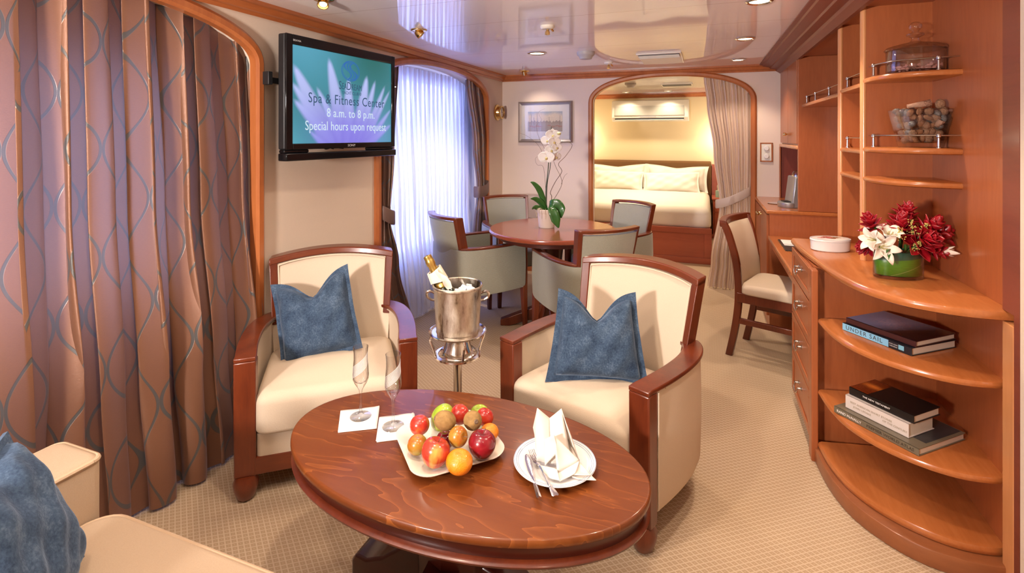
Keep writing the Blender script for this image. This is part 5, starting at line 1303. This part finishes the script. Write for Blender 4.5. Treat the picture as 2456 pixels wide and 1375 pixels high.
leaf([OP(0, 0, 0), OP(.035, -.03, .055), OP(.075, -.045, .06), OP(.105, -.05, .02), OP(.105, -.055, -.045)], [.010, .030, .038, .036, .006], parent=t, right=tuple(rt*.6+Vector((0, 0, 1))-fw_*.2), fold=.12)
leaf([OP(0, 0, 0), OP(.025, -.06, .03), OP(.045, -.085, .0), OP(.065, -.09, -.055), OP(.085, -.09, -.115)], [.012, .026, .036, .036, .004], parent=t, right=tuple(rt), fold=.15)
M_stem = plain('orchid_stem', (.05, .07, .03), .5)
mb = MB(); mb.tube(smoothpts([OP(.005, 0, -.02), OP(-.005, 0, .15), OP(.01, 0, .30), OP(.018, -.01, .40), OP(.03, -.01, .47), OP(.035, 0, .62)], 6), .0038, 8); mb.tube(smoothpts([OP(.0, .01, -.02), OP(.005, .01, .2), OP(.03, .0, .36), OP(.035, 0, .58), OP(.037, 0, .655)], 5), .0028, 6)
mb.build('stem', M_stem, t)
M_petal = plain('orchid_petal', (.92, .88, .84), .6); M_lip = plain('orchid_lip', (.62, .50, .20), .5)
def petal(mb, c, d, side, L, Wd, nrm, n=8, cup=.15):
    c, d, side, nrm = Vector(c), Vector(d), Vector(side), Vector(nrm); rings = []
    for i in range(n+1):
        f_ = i/n; w_ = Wd*math.sin(PI*min(1, f_*.88+.1))**.7; p = c+d*L*f_+nrm*(.12*L*f_*f_)
        rings.append([tuple(p+side*w_*q+nrm*cup*w_*q*q) for q in (-1, -.5, 0, .5, 1)])
    mb.loft(rings, caps=False, closed=False)
def orchid_flower(pos, r, tilt, par):
    n_ = Vector((tilt[0], tilt[1], tilt[2])).normalized(); up = Vector((0, 0, 1)); s_ = up.cross(n_).normalized(); u_ = n_.cross(s_)
    mb = MB()
    for a, L, Wd in ((90, .9, .38), (215, .85, .36), (325, .85, .36)):
        d = s_*math.cos(math.radians(a))+u_*math.sin(math.radians(a)); petal(mb, pos, d, n_.cross(d), r*L, r*Wd, n_)
    for a in (12, 168):
        d = s_*math.cos(math.radians(a))+u_*math.sin(math.radians(a)); petal(mb, Vector(pos)+n_*.002, d, n_.cross(d), r*1.05, r*.62, n_)
    f = mb.build('blossom', M_petal, par, solid=.0012, angle=180)
    mb = MB(); p = Vector(pos)+n_*.008; mb.ball(tuple(p-u_*r*.12), (r*.17, r*.17, r*.2), 12, 8); mb.build('lip', M_lip, f)
for a, d, z, r, tl in ((.045, -.02, .585, .058, (.25, -1, .1)), (.005, -.01, .545, .05, (-.1, -1, 0)), (.055, -.03, .535, .052, (.4, -1, -.1)), (.035, -.03, .47, .055, (.2, -1, 0)), (.075, -.03, .49, .045, (.5, -1, .2)), (-.005, -.05, .415, .062, (-.1, -1, .1)), (.07, -.03, .42, .045, (.8, -1, -.2))):
    orchid_flower(OP(a, d, z), r, tuple(rt*tl[0]+fw_*tl[1]+Vector((0, 0, tl[2]))), t)
mb = MB(); mb.ball(OP(.095, -.02, .60), (.016, .016, .013), 14, 10); mb.build('bud', plain('orchid_bud', (.66, .60, .30), .5), t)
t = thing('curly_twigs', 'bare twisting willow twigs standing in the orchid pot', 'twigs', (OX, OY, .87))
for P, r in (([OP(.02, 0, -.015), OP(.04, .01, .10), OP(.03, 0, .14), OP(.07, .02, .22), OP(.12, .02, .30), (.09, .02, .36), OP(.15, .02, .42), OP(.20, .02, .50), OP(.165, .02, .53), OP(.10, .02, .515)], .0028),
             ([OP(.03, 0, .05), OP(.08, .01, .12), OP(.12, .02, .20), OP(.11, .02, .26), OP(.075, .01, .33), OP(.04, 0, .42)], .0022), ([OP(.115, .02, .20), OP(.14, .03, .26), OP(.165, .03, .285)], .0014),
             ([OP(.0, .02, .05), OP(-.02, .02, .32), OP(-.07, .03, .35), OP(-.085, .03, .40), OP(-.04, .02, .43)], .0014), ([OP(-.01, .03, .40), OP(-.06, .03, .50), OP(-.14, .04, .57), OP(-.21, .04, .60)], .0014),
             ([OP(.0, .02, .45), OP(-.06, .03, .57), OP(-.075, .03, .66), OP(-.04, .03, .70), OP(-.06, .03, .76), OP(-.01, .03, .79)], .0013)):
    P = [tuple(p) for p in P]; mb = MB(); S = smoothpts(P, 6); mb.tube(S, [r*(1-.5*i/len(S)) for i in range(len(S))], 6); mb.build('twig', M_twig, t)
t = thing('moss_roots', 'loose pale aerial roots hanging over the orchid pot rim', 'roots', (OX, OY, .87)); mb = MB()
for k in range(9):
    a = random.uniform(-2.6, -.4); x, y = math.cos(a), math.sin(a); mb.tube(smoothpts([(x*.04, y*.04, .005), (x*.075, y*.075, .022), (x*.088, y*.088, .005), (x*(.084), y*.084, -.02-.04*random.random())], 4), .0012, 5)
mb.build('root', plain('root_pale', (.5, .42, .28), .8), t)

# ================================================================ things on the joinery
# oval box
t = thing('trinket_box', 'white oval china box with a floral lid on the curved counter', 'box', (.580, 2.915, .8855), math.radians(20))
MB().lathe([(.001, 0), (.084, 0), (.090, .004), (.092, .046), (.089, .048), (.001, .048)], n=48, sy=.72).build('box_body', M_white, t)
def lidpic(U, V):
    X = (U-.5)*2; Y = (V-.5)*2; c = np.ones(U.shape+(3,))*np.array((.84, .83, .80)); rs = np.random.RandomState(3)
    for k in range(34):
        a, r = rs.uniform(0, 6.28), rs.uniform(0, .6); x0, y0 = r*np.cos(a), r*np.sin(a)*.8; col = [lin(190, 80, 90), lin(220, 150, 150), lin(90, 110, 80), lin(150, 90, 60)][k % 4]
        m = (((X-x0)**2+(Y-y0)**2) < rs.uniform(.006, .03))[..., None]; c = np.where(m, np.array(col), c)
    e = (X**2+Y**2 > .93)[..., None]; return np.where(e, np.array((.62, .64, .68)), c)
def lidpos(u, v):
    a, b = u*2-1, v*2-1; x = a*math.sqrt(1-b*b/2); y = b*math.sqrt(1-a*a/2); return (x*.093, y*.093*.72, .0575+.004*(1-x*x-y*y))
MB().lathe([(.001, .0485), (.094, .0485), (.095, .052), (.093, .0572), (.001, .0572)], n=48, sy=.72).build('lid', M_white, t)
picture_mesh('lid_flowers', vcol('lid_print', .2, coat=.5), t, 70, 54, lidpos, lidpic)

# flower vase
VX, VY = .722, 2.452
rv = math.radians(18)
t = thing('flower_vase', 'oval clear glass vase lined with a green leaf, holding red and white flowers', 'vase', (VX, VY, .8855), rv)
MB().lathe([(.001, 0), (.088, 0), (.0915, .003), (.0915, .118), (.0905, .119), (.0885, .118), (.0885, .012), (.001, .011)], n=64, sy=.62).build('glass', M_glasst, t, angle=60)
def leafwrap():
    m, nt, b, o = mat_new('wrapped_leaf'); tc = nt.nodes.new('ShaderNodeTexCoord'); s = nt.nodes.new('ShaderNodeSeparateXYZ'); nt.links.new(tc.outputs['Object'], s.inputs[0])
    ln = MA(nt, 'ABSOLUTE', MA(nt, 'SUBTRACT', s.outputs[2], MA(nt, 'ADD', MA(nt, 'MULTIPLY', s.outputs[0], .38), .035)))
    rib = MA(nt, 'LESS_THAN', ln, .0012); up = MA(nt, 'GREATER_THAN', s.outputs[2], MA(nt, 'ADD', MA(nt, 'MULTIPLY', s.outputs[0], .08), .078))
    st = noise(nt, coords(nt, (1, 1, 6)), 50, 2)
    lo = MIXC(nt, st, (.05, .20, .008), (.11, .33, .02)); lo = MIXC(nt, rib, lo, (.30, .42, .12)); hi = MIXC(nt, st, (.010, .09, .055), (.018, .13, .08))
    nt.links.new(MIXC(nt, up, lo, hi), b.inputs['Base Color']); b.inputs['Roughness'].default_value = .35; return m
MB().lathe([(.0855, .014), (.0865, .06), (.0862, .106)], n=64, sy=.60, caps=False).build('leaf_lining', leafwrap(), t, solid=.0015)
MB().lathe([(.083, .0145), (.0845, .10), (.001, .10)], n=48, sy=.58).build('filling', plain('vase_dark_filling', (.01, .035, .02), .6), t)
M_fred = plain('ginger_red', (.30, .004, .012), .38, var=.35, vs=30, coat=.15); M_fredl = plain('ginger_red_light', (.50, .02, .04), .4)
M_lily = plain('lily_white', (.84, .76, .66), .55); M_lilyc = plain('lily_throat', (.55, .50, .22), .6)
V0 = Vector((VX, VY, 0))
def VP(a, d, z): return V0+rt*a+fw_*d+Vector((0, 0, z))
def bloom_petals(mb, base, ax_, layers, seed, twist=0):
    rnd = random.Random(seed); a0 = Vector(ax_).normalized(); s0 = a0.cross(Vector((.3, .2, 1))).normalized(); t0 = a0.cross(s0)
    for n, ang, off, L, Wd in layers:
        for k in range(n):
            ph = 2*PI*k/n+rnd.uniform(-.2, .2)+off*7; rad = s0*math.cos(ph)+t0*math.sin(ph); an = math.radians(ang+rnd.uniform(-8, 8))
            d = (a0*math.cos(an)+rad*math.sin(an)).normalized(); sd = d.cross(rad).normalized() if d.cross(rad).length > 1e-3 else t0; nn = sd.cross(d)
            if nn.dot(a0) < 0: nn = -nn
            LL = L*rnd.uniform(.85, 1.12); rings = []; c_ = Vector(base)+a0*off
            for i in range(8):
                f_ = i/7; w_ = Wd*math.sin(PI*min(1, f_*.9+.08))**.8*(1 if f_ < .9 else .5); p = c_+d*LL*f_+nn*(-.10*LL*f_*f_+.12*LL*f_**3)
                rings.append([tuple(p+sd*w_*q+nn*.5*w_*q*q) for q in (-1, -.5, 0, .5, 1)])
            mb.loft(rings, caps=False, closed=False)
def ginger(label, base, ax_, s=1.0, seed=1):
    base, ax_ = Vector(base), Vector(ax_).normalized()
    mb = MB(); bloom_petals(mb, base, ax_, [(6, 72, 0, .058*s, .016*s), (6, 56, .012*s, .058*s, .017*s), (6, 38, .024*s, .054*s, .016*s), (5, 22, .034*s, .05*s, .015*s), (3, 8, .045*s, .040*s, .012*s)], seed)
    o = mb.build('ginger_flower', M_fred, solid=.0015, angle=180); tag(o, label, 'flower', 'dark red ginger flowers in the vase')
    mb = MB(); e = Vector((VX+.3*(base.x-VX), VY+.25*(base.y-VY), .99)); mb.tube([tuple(e), tuple((e+base)/2), tuple(base+ax_*.06*s)], .005, 8); mb.build('stem', M_green, o)
ginger('dark red ginger flower at the upper left of the bouquet', VP(-.095, .0, 1.068), (-.35, -.15, 1), .95, 2)
ginger('dark red ginger flower standing highest in the bouquet', VP(.035, .01, 1.105), (.15, -.1, 1), 1.0, 5)
ginger('dark red ginger flower at the right, pointing sideways', VP(.105, -.015, 1.045), tuple(rt*1+Vector((0, 0, .35))), 1.25, 8)
ginger('dark red ginger flower in the middle of the bouquet facing the room', VP(.035, -.040, 1.02), tuple(-fw_*.8+rt*.1+Vector((0, 0, .5))), 1.35, 11)
ginger('dark red ginger flower low at the left behind the front lily', VP(-.095, .02, 1.00), tuple(-rt*.8-fw_*.1+Vector((0, 0, .05))), .8, 14)
ginger('dark red ginger flower low at the right over the vase rim', VP(.085, -.03, 1.005), tuple(rt*.8-fw_*.5+Vector((0, 0, -.15))), .9, 17)
ginger('dark red ginger flower at the back of the bouquet', VP(.005, -.01, 1.05), tuple(-fw_*.2-rt*.1+Vector((0, 0, 1))), 1.25, 19)
ginger('dark red ginger flower filling the gap between the highest one and the right one', VP(.075, -.02, 1.055), tuple(-fw_*.4+rt*.5+Vector((0, 0, .8))), 1.2, 23)
def lily(label, base, ax_, s=1.0, seed=1, ang=62, closed=False):
    base = Vector(base); a0 = Vector(ax_).normalized(); mb = MB()
    n_, an = (6, ang) if not closed else (4, 12)
    rnd = random.Random(seed); s0 = a0.cross(Vector((.1, .3, 1))).normalized(); t0 = a0.cross(s0)
    for k in range(n_):
        ph = 2*PI*k/n_+seed; rad = s0*math.cos(ph)+t0*math.sin(ph); L = .085*s*(1 if k % 2 else .92); rings = []
        for i in range(10):
            f_ = i/9; th_ = math.radians(an)*min(1, .25+f_*1.1)*(1+.55*max(0, f_-.6)); 
            p = base+a0*(L*(f_*math.cos(math.radians(an*.75))-max(0, f_-.55)**2*1.3*(not closed)))+rad*(L*f_**1.25*math.sin(math.radians(an))+.004)
            sd = a0.cross(rad); w_ = .019*s*math.sin(PI*min(1, f_*.86+.12))**.8*(.62 if closed else 1)
            rings.append([tuple(p+sd*w_*q-rad*.25*w_*q*q+a0*.3*w_*q*q) for q in (-1, -.5, 0, .5, 1)])
        mb.loft(rings, caps=False, closed=False)
    o = mb.build('lily', M_lily, solid=.0014, angle=180); tag(o, label, 'flower', 'white lilies in the vase')
    mb = MB()
    for k in range(5 if not closed else 1):
        ph = k*1.256; d = (a0+(s0*math.cos(ph)+t0*math.sin(ph))*.25).normalized(); mb.tube([tuple(base), tuple(base+d*.045*s)], .0016, 6)
    mb.build('stamens', M_lilyc, o)
    mb = MB(); e = Vector((VX+.3*(base.x-VX), VY+.25*(base.y-VY), .99)); mb.tube([tuple(e), tuple(base)], .004, 8); mb.build('stem', M_green, o)
lily('open white lily at the front left of the bouquet', VP(-.098, -.035, 1.012), tuple(-fw_*1-rt*.15+Vector((0, 0, .2))), .88, 1)
lily('white lily behind and above the open front one', VP(-.062, -.03, 1.035), tuple(-rt*.1-fw_*.5+Vector((0, 0, 1))), .95, 3, 34)
lily('white lily at the far left edge of the bouquet', VP(-.105, -.025, 1.035), tuple(-rt*1-fw_*.3+Vector((0, 0, .2))), .8, 4, 45)
lily('cream lily trumpet pointing right over the vase edge', VP(.088, -.045, .998), tuple(rt*1-fw_*.35+Vector((0, 0, .06))), 1.05, 2, 30, closed=True)
M_sprig = plain('sprig_yellow', (.52, .42, .12), .6)
def sprig(label, base, tip, seed):
    rnd = random.Random(seed); mb = MB(); b, e = Vector(base), Vector(tip); mb.mi = 0; mb.tube([tuple(b), tuple(e)], .0015, 5); mb.mi = 1
    for k in range(46):
        f_ = rnd.random(); sp = .017*(1-f_*.6); p = b.lerp(e, .3+.7*f_)+Vector((rnd.uniform(-1, 1), rnd.uniform(-1, 1), rnd.uniform(-.6, .6)))*sp; mb.ball(tuple(p), .0026, 6, 4)
    o = mb.build('goldenrod_sprig', [M_green, M_sprig]); tag(o, label, 'flower', 'yellow sprigs in the vase')
sprig('yellow-green flower sprig at the top centre of the bouquet', VP(.02, -.055, 1.05), VP(.0, -.065, 1.125), 1)
sprig('yellow-green flower sprig right of the top centre', VP(.03, -.06, 1.05), VP(.06, -.07, 1.11), 2)
sprig('yellow flower sprig hanging low in front over the vase rim', VP(.01, -.062, .985), VP(.016, -.085, 1.045), 3)
sprig('small yellow-green flower sprig beside the upper lily', VP(-.03, -.05, 1.03), VP(-.035, -.06, 1.09), 4)
t = thing('fern_greens', 'thin green leaves spilling over the vase rim', 'greenery', (0, 0, 0))
for k, (a0_, a1_, z1) in enumerate(((-.07, -.10, .97), (-.075, -.105, 1.0), (-.01, -.03, 1.03), (.0, .03, 1.02), (-.065, -.085, .955), (.04, .05, 1.01))):
    p0, p1 = VP(a0_*.9, -.05, 1.0), VP(a1_, -.08, z1); leaf([tuple(p0), tuple((p0+p1)/2+Vector((0, 0, .01))), tuple(p1)], [.003, .006, .001], parent=t)

# books
def cloth(name, col, rough=.35): return plain(name, col, rough, coat=.2)
def book(label, o, ang, L, D, T_, cover, name='book', hard=True, group=None):
    """origin at the spine end nearest the window; L along the spine, D deep, T thick"""
    t = thing(name, label, 'book', o, ang, group); c = .003
    mb = MB(); mb.box(0, L, 0, D, 0, c); mb.box(0, L, 0, D, T_-c, T_); mb.box(0, L, 0, c*1.3, 0, T_); mb.build('cover', cover, t, smooth=False, bevel=.0012)
    MB().box(.004, L-.004, c*1.3, D-.005, c, T_-c).build('pages', M_paper, t, smooth=False)
    return t
SP = (1, 0, 0), (0, 0, 1)
def spine_text(t, s, size, x, z, mat, **k):
    mb = MB(); put_text(mb, s, size, (x, -.0008, z), (1, 0, 0), (0, 0, 1), **k); mb.build('spine_title', mat, t, smooth=False)
ang1 = math.atan2(2.263-2.472, .708-.538)
t1 = book('thin hardback with a light blue spine under the dark glossy one on the upper shelf', (.538, 2.480, .6405), ang1, .272, .245, .030, [cloth('cover_navy', (.012, .014, .02))][0], group='books on the upper lower-cabinet shelf')
for a, b, col, nm in ((0.0, .188, (.22, .50, .72), 'blue_spine_band'), (.225, .245, (.20, .48, .62), 'blue_spine_patch')):
    MB().box(a, b, -.0006, .002, .0015 if a == 0 else .008, .0285 if a == 0 else .025).build('spine_band', plain(nm, col, .35), t1, smooth=False)
spine_text(t1, 'UNDER SAIL', .024, .090, .0150, plain('text_darkgrey', (.05, .06, .07), .5), space=1.25, sx=.95)
spine_text(t1, 'DAVID GLENN', .0058, .2065, .0190, M_tgrey, sx=.85); spine_text(t1, 'CHRIS BEKEN', .0058, .2065, .0110, M_tgrey, sx=.85)
t2_ = book('dark glossy hardback with a blue and brown seascape cover, on top in the upper pair', (.550, 2.480, .6715), ang1+.03, .268, .23, .022, cloth('cover_maroon', (.05, .012, .012)), group='books on the upper lower-cabinet shelf')
def seapic(U, V):
    rs = np.random.RandomState(2); c = np.array(lin(72, 100, 140))*np.ones(U.shape+(1,)); k = np.clip((U-.30-.25*V)*3, 0, 1)[..., None]; c = c*(1-k)+np.array(lin(32, 16, 18))*k
    b = np.exp(-(((U-.42)/.2)**2+((V-.5)/.28)**2))[..., None]*rs.uniform(.2, 1, U.shape)[..., None]; return (c+np.array(lin(150, 110, 95))*b*.6)*1.5
picture_mesh('cover_picture', vcol('cover_print', .25, coat=.4), t2_, 70, 60, lambda u, v: (.002+.264*u, .004+.222*v, .0223), seapic)
ang2 = math.atan2(2.177-2.408, .697-.488)
t3 = book('wide grey-brown atlas at the bottom of the three stacked books', (.492, 2.408, .3255), ang2, .312, .27, .026, cloth('cover_khaki', (.15, .125, .085)), group='stack of three books on the lower shelf')
MB().box(.03, .30, .06, .265, .0262, .0266).build('cover_picture', plain('atlas_cover_dark', (.03, .03, .035), .3), t3, smooth=False)
spine_text(t3, 'RAND M\u1d9cNALLY' if False else 'RAND McNALLY', .0135, .062, .012, M_white, sx=1.0)
spine_text(t3, 'PREMIER WORLD ATLAS', .0150, .214, .013, plain('text_bronze', (.06, .045, .03), .4), sx=1.0, space=1.02)
t4 = book('thick white hardback in the middle of the three stacked books', (.532, 2.408, .3525), ang2+.02, .232, .155, .052, cloth('cover_white', (.66, .58, .54)), group='stack of three books on the lower shelf')
spine_text(t4, 'BEST AMERICAN SHORT STORIES', .0105, .098, .031, plain('text_gold', (.42, .34, .26), .4), sx=1.0); spine_text(t4, 'OF THE CENTURY', .0105, .185, .019, plain('text_gold2', (.42, .34, .26), .4)); spine_text(t4, 'JOHN UPDIKE', .011, .066, .017, plain('text_gold3', (.42, .34, .26), .4))
t5 = book('black paperback with a fiery orange picture, on top of the three stacked books', (.546, 2.414, .4055), ang2+.02, .236, .160, .030, cloth('cover_black', (.008, .006, .006)), group='stack of three books on the lower shelf')
spine_text(t5, 'THE NEW TESTAMENT', .0095, .105, .015, M_white, sx=1.05)
def fire(U, V):
    rs = np.random.RandomState(5); c = np.array(lin(150, 60, 20))*np.ones(U.shape+(1,)); g = np.exp(-(((U-.55)/.5)**2+((V-.55)/.12)**2))[..., None]; c = c*rs.uniform(.3, 1, U.shape)[..., None]; return c*.8+np.array(lin(250, 150, 60))*g*.6
picture_mesh('cover_picture', vcol('fire_print', .3, coat=.3), t5, 40, 50, lambda u, v: (.002+.068*u, .004+.152*v, .0303), fire)

# glass jar with lid
t = thing('glass_jar', 'lidded round glass candy jar on the top corner shelf', 'jar', (.826, 2.60, 1.7085))
MB().lathe([(.001, 0), (.098, 0), (.101, .004), (.102, .095), (.0995, .097), (.098, .095), (.096, .012), (.001, .008)], n=56).build('bowl', M_glass, t, angle=60)
MB().lathe([(.001, .0975), (.106, .098), (.108, .102), (.100, .112), (.060, .124), (.022, .132), (.014, .140), (.013, .15), (.030, .160), (.031, .166), (.014, .172), (.011, .178), (.022, .190), (.023, .202), (.014, .214), (.001, .218)], n=56).build('lid', M_glass, t, angle=60)
M_candy = plain('wrapped_sweet', (.45, .20, .16), .3, var=.6, vs=60)
for k in range(15):
    a = k*2.4; r = .02+.062*math.sqrt((k % 15)/15)
    if k == 0: cd = MB(); cd.ball((0, 0, 0), (.016, .009, .008), 12, 8); cd.tube([(-.026, 0, 0), (-.013, 0, 0)], [.007, .002], 8); cd.tube([(.013, 0, 0), (.026, 0, 0)], [.002, .007], 8); m_ = c0_ = cd.build('wrapped_sweet', M_candy)
    else: m_ = c0_.copy(); C.objects.link(m_)
    m_.location = (.826+r*math.cos(a)*.8, 2.60+r*math.sin(a)*.8, 1.7255+.014*(k % 2)); m_.rotation_euler = (0, .1, a*1.7)
    tag(m_, 'small wrapped sweet inside the lidded glass jar', 'sweet', 'sweets in the glass jar')

# potpourri vase: square flared glass filled with nuts and pods
PV = (.838, 2.585); pa = math.radians(8)
t = thing('potpourri_vase', 'square flared glass vase full of nuts and pods on the middle corner shelf', 'vase', (*PV, 1.4005), pa)
def sqr(h, r, z): return [(x, y, z) for x, y in rrect(h, h, r, 4)]
mb = MB(); mb.loft([sqr(.055, .006, 0), sqr(.058, .006, .003), sqr(.084, .006, .155), sqr(.083, .005, .157), sqr(.0785, .004, .155), sqr(.055, .004, .022), sqr(.03, .003, .018)]); mb.build('glass', M_glasst, t, angle=40)
M_nut = [plain('almond_shell', (.24, .10, .04), .7, var=.5, vs=120), plain('walnut_shell', (.27, .14, .075), .75, var=.55, vs=120), plain('silver_pod', (.20, .19, .18), .4, .5, var=.3, vs=60), plain('cone_brown', (.12, .035, .02), .8, var=.4, vs=90), plain('bark_curl', (.42, .24, .16), .8, var=.2, vs=40)]
kinds = [('almond', (.019, .012, .010), 0, 'brown almond shell in the square glass vase', 'nut'), ('walnut', (.019, .016, .016), 1, 'tan wrinkled walnut in the square glass vase', 'nut'), ('silver_pod', (.013, .013, .018), 2, 'small silvery seed pod in the square glass vase', 'seed pod'), ('small_cone', (.020, .018, .022), 3, 'dark reddish pine cone in the square glass vase', 'pine cone')]
proto = {}
for m_ in M_nut:
    nt_ = m_.node_tree; bump(nt_, nt_.nodes['Principled BSDF'], noise(nt_, coords(nt_, (1, 1, 2.5)), 110, 3), .9, .006)
rnd = random.Random(12); cnt = 0
R2 = Matrix.Rotation(pa, 3, 'Z')
for lay in range(5):
    z = .036+.0275*lay; h = .049+.18*z-.003; nn = 5 if lay > 0 else 4
    for i in range(nn):
        for j in range(nn):
            if 0 < i < nn-1 and j > 0 and j < nn-1: continue
            x = -h+.014+(2*h-.028)*i/(nn-1)+rnd.uniform(-.005, .005); y = -h+.016+(2*h-.032)*j/(nn-1)
            kk = rnd.choice([0, 0, 1, 2, 2, 3] if lay > 2 else [0, 1, 2, 2, 1, 0]); nm, rr, mi, lb, ct = kinds[kk]
            if nm not in proto:
                def wr(x_, y_, z_, kk=kk): 
                    f_ = 1+(.06*math.sin(9*z_*2+5*math.atan2(y_, x_)) if kk != 3 else .16*math.sin(14*z_+4*math.atan2(y_, x_))); return x_*f_, y_*f_, z_
                g_ = MB(); g_.ball((0, 0, 0), tuple(q*.92 for q in rr), 16, 12, wr); m_ = proto[nm] = g_.build(nm, M_nut[mi], angle=180)
            else: m_ = proto[nm].copy(); C.objects.link(m_)
            p = R2 @ Vector((x, y, z)); m_.location = (PV[0]+p.x, PV[1]+p.y, 1.4005+p.z+rnd.uniform(-.007, .007)); m_.rotation_euler = (rnd.uniform(0, 3), rnd.uniform(0, 3), rnd.uniform(0, 6)); 
            tag(m_, lb, ct, nm.replace('_', ' ')+'s in the square glass vase'); cnt += 1
for p, e_, lb in (((-.065, -.065, .168), (.012, -.070, .180), 'pale bark curl lying on top of the potpourri, open end to the right'), ((.035, -.052, .085), (.05, -.060, .110), 'pale bark curl inside the right of the square vase')):
    mb = MB(); a, b = Vector(p), Vector(e_); mb.tube([tuple(a), tuple(b)], [.006, .014], 20, caps=False); o = mb.build('bark_curl', M_nut[4], solid=.002, loc=(*PV, 1.4005)); tag(o, lb, 'bark curl')
o = proto['walnut'].copy(); C.objects.link(o); o.location = (PV[0]+.05, PV[1]-.05, 1.576); o.scale = (1.2, 1.2, 1.2); tag(o, 'large tan walnut on top at the right of the potpourri', 'nut')

# coffee machine, desk folder
t = thing('coffee_machine', 'silver capsule coffee machine with a glass top on the far cupboard', 'coffee machine', (.70, 4.53, .8905), math.radians(8))
M_alu = plain('brushed_silver', (.42, .43, .45), .35, .7)
mb = MB(); mb.loft([[(-.085, -.085, 0), (.085, -.085, 0), (.085, .12, 0), (-.085, .12, 0)], [(-.06, -.08, .24), (.085, -.08, .24), (.085, .11, .24), (-.06, .11, .24)]]); mb.build('body', M_alu, t, bevel=.008)
MB().lathe([(.001, 0), (.085, 0), (.09, .01), (.09, .035), (.085, .04), (.001, .04)], cx=-.09, cy=0, n=36, sx=.8).build('drip_tray', M_alu, t)
MB().box(-.13, -.06, -.045, .045, .04, .046).build('tray_grid', M_blackm, t, smooth=False)
MB().lathe([(.062, .24), (.062, .262), (.05, .278), (.02, .286), (.001, .287)], cx=.01, cy=.02, n=32).build('lid', M_glass, t)
MB().lathe([(.066, .24), (.066, .248), (.001, .249)], cx=.01, cy=.02, n=32).build('collar', M_chrome, t)
t = thing('desk_folder', 'open dark leather folder with white paper on the desk', 'folder', (.56, 3.93, .7005), math.radians(0))
MB().box(-.07, .17, -.20, .17, 0, .006).build('cover', M_blackm, t, smooth=False, bevel=.002)
MB().box(-.055, .15, -.0, .15, .0062, .009).build('paper', M_nap, t, smooth=False)
MB().box(-.055, .15, -.045, -.02, .0062, .009).build('paper_strip', M_nap, t, smooth=False)
o = MB().lathe([(.001, 0), (.07, 0), (.075, .004), (.001, .006)], n=30).build('saucer', M_chrome, loc=(.56, 4.70, .8905)); tag(o, 'small dark metal dish on the far cupboard behind the coffee machine', 'dish')
